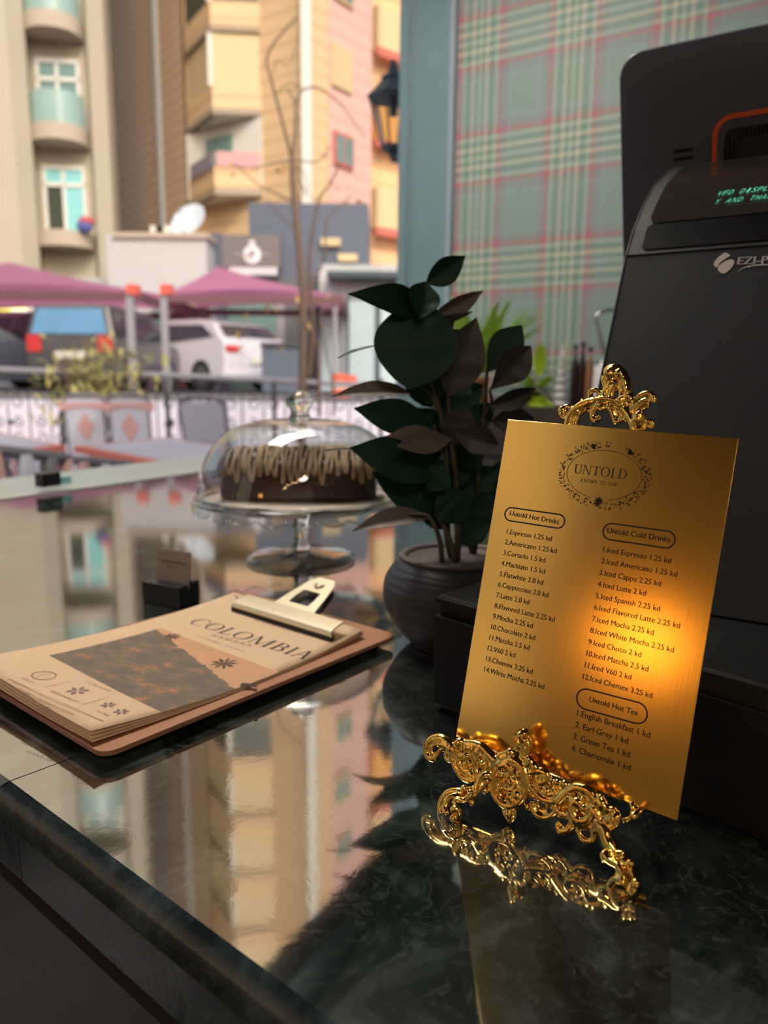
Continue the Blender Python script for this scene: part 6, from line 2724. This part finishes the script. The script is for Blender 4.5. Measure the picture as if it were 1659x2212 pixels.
def car(name, label, loc, rz, L, Wd, Hh, paint, glass, boxy=False):
    t = thing(name, label, 'car', loc, 'parked cars')
    R_ = Matrix.Rotation(rz, 3, 'Z')
    T = lambda x, y, z: V(loc) + R_ @ V((x, y, z))
    g_ = .22
    if boxy:
        up_ = [(-.5, .42), (-.5, .62), (-.47, .97), (-.42, 1), (.10, 1), (.16, .97), (.26, .66), (.47, .58), (.5, .5), (.5, .3), (.48, .17), (-.48, .17)]
    else:
        up_ = [(-.5, .40), (-.49, .66), (-.45, .72), (-.36, .92), (-.2, 1), (.02, 1), (.12, .93), (.26, .66), (.46, .56), (.5, .46), (.5, .28), (.48, .15), (-.48, .15)]
    body = [(x * L, z * Hh) for x, z in up_]
    # cross-sections across the width: narrower towards the roof
    q = MB()
    ws = []
    nsec = [(-1, .0), (-.94, 1), (0, 1), (.94, 1), (1, .0)]
    n = len(body)
    vs = []
    for s_, k in nsec:
        for x, z in body:
            tumble = 1 - .30 * max(0, (z / Hh - .62)) / .38 * (.62 if boxy else .8)
            vs.append(T(x * (1 if k else .985), s_ * Wd / 2 * tumble, z if k else z * .97 + .02 * Hh))
    fs = [(k * n + i, k * n + (i + 1) % n, (k + 1) * n + (i + 1) % n, (k + 1) * n + i) for k in range(len(nsec) - 1) for i in range(n)]
    fs += [tuple(range(n - 1, -1, -1)), tuple(range((len(nsec) - 1) * n, len(nsec) * n))]
    q.add(vs, fs)
    q.build('body', paint, t, smooth=True, auto=28)
    tw_ = lambda z: 1 - .30 * max(0, (z / Hh - .62)) / .38 * (.62 if boxy else .8)
    q = MB()                   # rear window
    i0 = 1 if boxy else 2
    (xa, za), (xb, zb) = body[i0], body[i0 + 1]
    ra = [(xa + (xb - xa) * .1, za + (zb - za) * .1), (xa + (xb - xa) * .9, za + (zb - za) * .9)]
    pts = []
    for (x, z), s_ in ((ra[0], -1), (ra[0], 1), (ra[1], 1), (ra[1], -1)):
        pts.append(T(x - .02, s_ * Wd / 2 * tw_(z) * .86, z + .015))
    q.poly(pts)
    q.build('rear_window', glass, t, solid=.012)
    for s_ in (-1, 1):
        q = MB()
        if boxy:
            sw_ = [(-.44, .66), (-.42, .92), (.08, .93), (.21, .66)]
        else:
            sw_ = [(-.40, .73), (-.27, .91), (.03, .94), (.21, .69)]
        q.poly([T(x * L, s_ * (Wd / 2 * tw_(z * Hh) * .975 + .012), z * Hh) for x, z in sw_])
        q.build('side_window', m_cgl, t, solid=.012)
        for x in (-.30, .31):
            q = MB()
            c = T(x * L, s_ * (Wd / 2 - .09), .33)
            ax_ = R_ @ V((0, s_, 0))
            fx = R_ @ V((1, 0, 0))
            rw_ = .33
            prf = [(0, -.1), (rw_, -.1), (rw_ + .01, 0), (rw_, .1), (rw_ * .65, .105), (0, .1)]
            q.lathe(prf, V((0, 0, 0)), 20)
            q.v = [c + fx * p.x + Z * p.y + ax_ * p.z for p in q.v]
            wh = q.build('wheel', m_tyre, t, smooth=True, auto=40)
            q = MB()
            q.lathe([(0, 0), (rw_ * .62, 0), (rw_ * .55, .012), (0, .02)], V((0, 0, 0)), 16)
            q.v = [c + fx * p.x + Z * p.y + ax_ * (p.z + .102) for p in q.v]
            q.build('hub', m_hub, wh)
        q = MB()
        zl = .56 if boxy else .58
        q.box(T(-.497 * L, s_ * Wd * .40, zl * Hh), .06, Wd * .16, .28 if boxy else .13, R_ @ V((1, 0, 0)), R_ @ V((0, 1, 0)))
        q.build('tail_lamp', m_tail, t)
    q = MB()
    q.box(T(-.505 * L, 0, .43 * Hh), .03, .5, .13, R_ @ V((1, 0, 0)), R_ @ V((0, 1, 0)))
    q.build('number_plate', m_plate_, t)
    q = MB()
    q.box(T(-.49 * L, 0, .22 * Hh), .14, Wd * .94, .14 * Hh, R_ @ V((1, 0, 0)), R_ @ V((0, 1, 0)))
    q.build('bumper', m_tyre if boxy else paint, t, bevel=.03)
    return t


def street(x, d):
    p = at(x, 820, d)
    return (p.x, d, SZ)


m_wcar = mat('pearl_white_paint', rgb(214, 210, 222), .3, var=.03, coat=.6)
m_kcar = mat('black_paint', rgb(54, 56, 68), .3, var=.05, coat=.6)
m_gcar = mat('dark_grey_paint', rgb(84, 80, 84), .35, var=.05, coat=.5)
car('car', 'pearl white crossover car parked under the pink canopy', street(432, 17.2), math.radians(140), 4.2, 1.8, 1.52, m_wcar, m_cgl)
car('car', 'dark grey off-road car with blue reflecting rear window', street(243, 14.4), math.radians(86), 3.2, 1.55, 1.5, m_gcar, m_cgb, True)
car('car', 'black car parked left of the dark grey off-road car', street(88, 18.4), math.radians(74), 4.0, 1.8, 1.75, m_kcar, m_cgl)
car('car', 'dark blue car cut off by the left edge of the photo', street(-80, 14.6), math.radians(40), 4.3, 1.75, 1.3, m_kcar, m_cgl)
# bin, posts standing in for window reflections, barrels
bn_ = thing('street_bin', 'dark grey square bin on the street right of the white car', 'bin', tuple(at(604, 852, 14.5)))
facebox('body', 566, 642, 748, 852, 14.5, .6, m_navy, bn_, bevel=.02)
facebox('lid', 562, 646, 740, 750, 14.45, .7, m_kcar, bn_, bevel=.02)
for i, x in enumerate((284, 357)):  # solid posts stand in for reflections in the window glass
    o = thing('reflection_post', ('red banded post standing in for a window reflection, left of its twin', 'red banded post standing in for a window reflection, right of its twin')[i], 'post', street(x, 12.4), 'red banded reflection posts')
    facebox('pole', x - 2.5, x + 2.5, 634, 858, 12.4, .05, m_rail, o)
    facebox('red_band', x - 11, x + 11, 614, 635, 12.35, .2, mat('red_band', rgb(226, 96, 78), .5), o)
for i, (x, y, l) in enumerate(((757, 796, 'orange red traffic barrel in front of the glass shop'), (734, 814, 'smaller orange red traffic barrel nearer the bare tree'))):
    p = onz(x, 822, SZ + .02) if False else at(x, 818, 15 - i * 3)
    p.z = SZ
    o = thing('traffic_barrel', l, 'barrel', tuple(p), 'traffic barrels')
    q = MB()
    q.lathe([(0, .001), (.14, .001), (.15, .05), (.12, .34), (.08, .37), (0, .37)], p, 14)
    q.build('body', mat('orange_red_plastic', rgb(226, 100, 74), .5), o, smooth=True, auto=40)
    q = MB()
    q.lathe([(.142, .14), (.144, .14), (.136, .22), (.134, .22)], p, 14)
    q.build('white_band', m_white2, o)
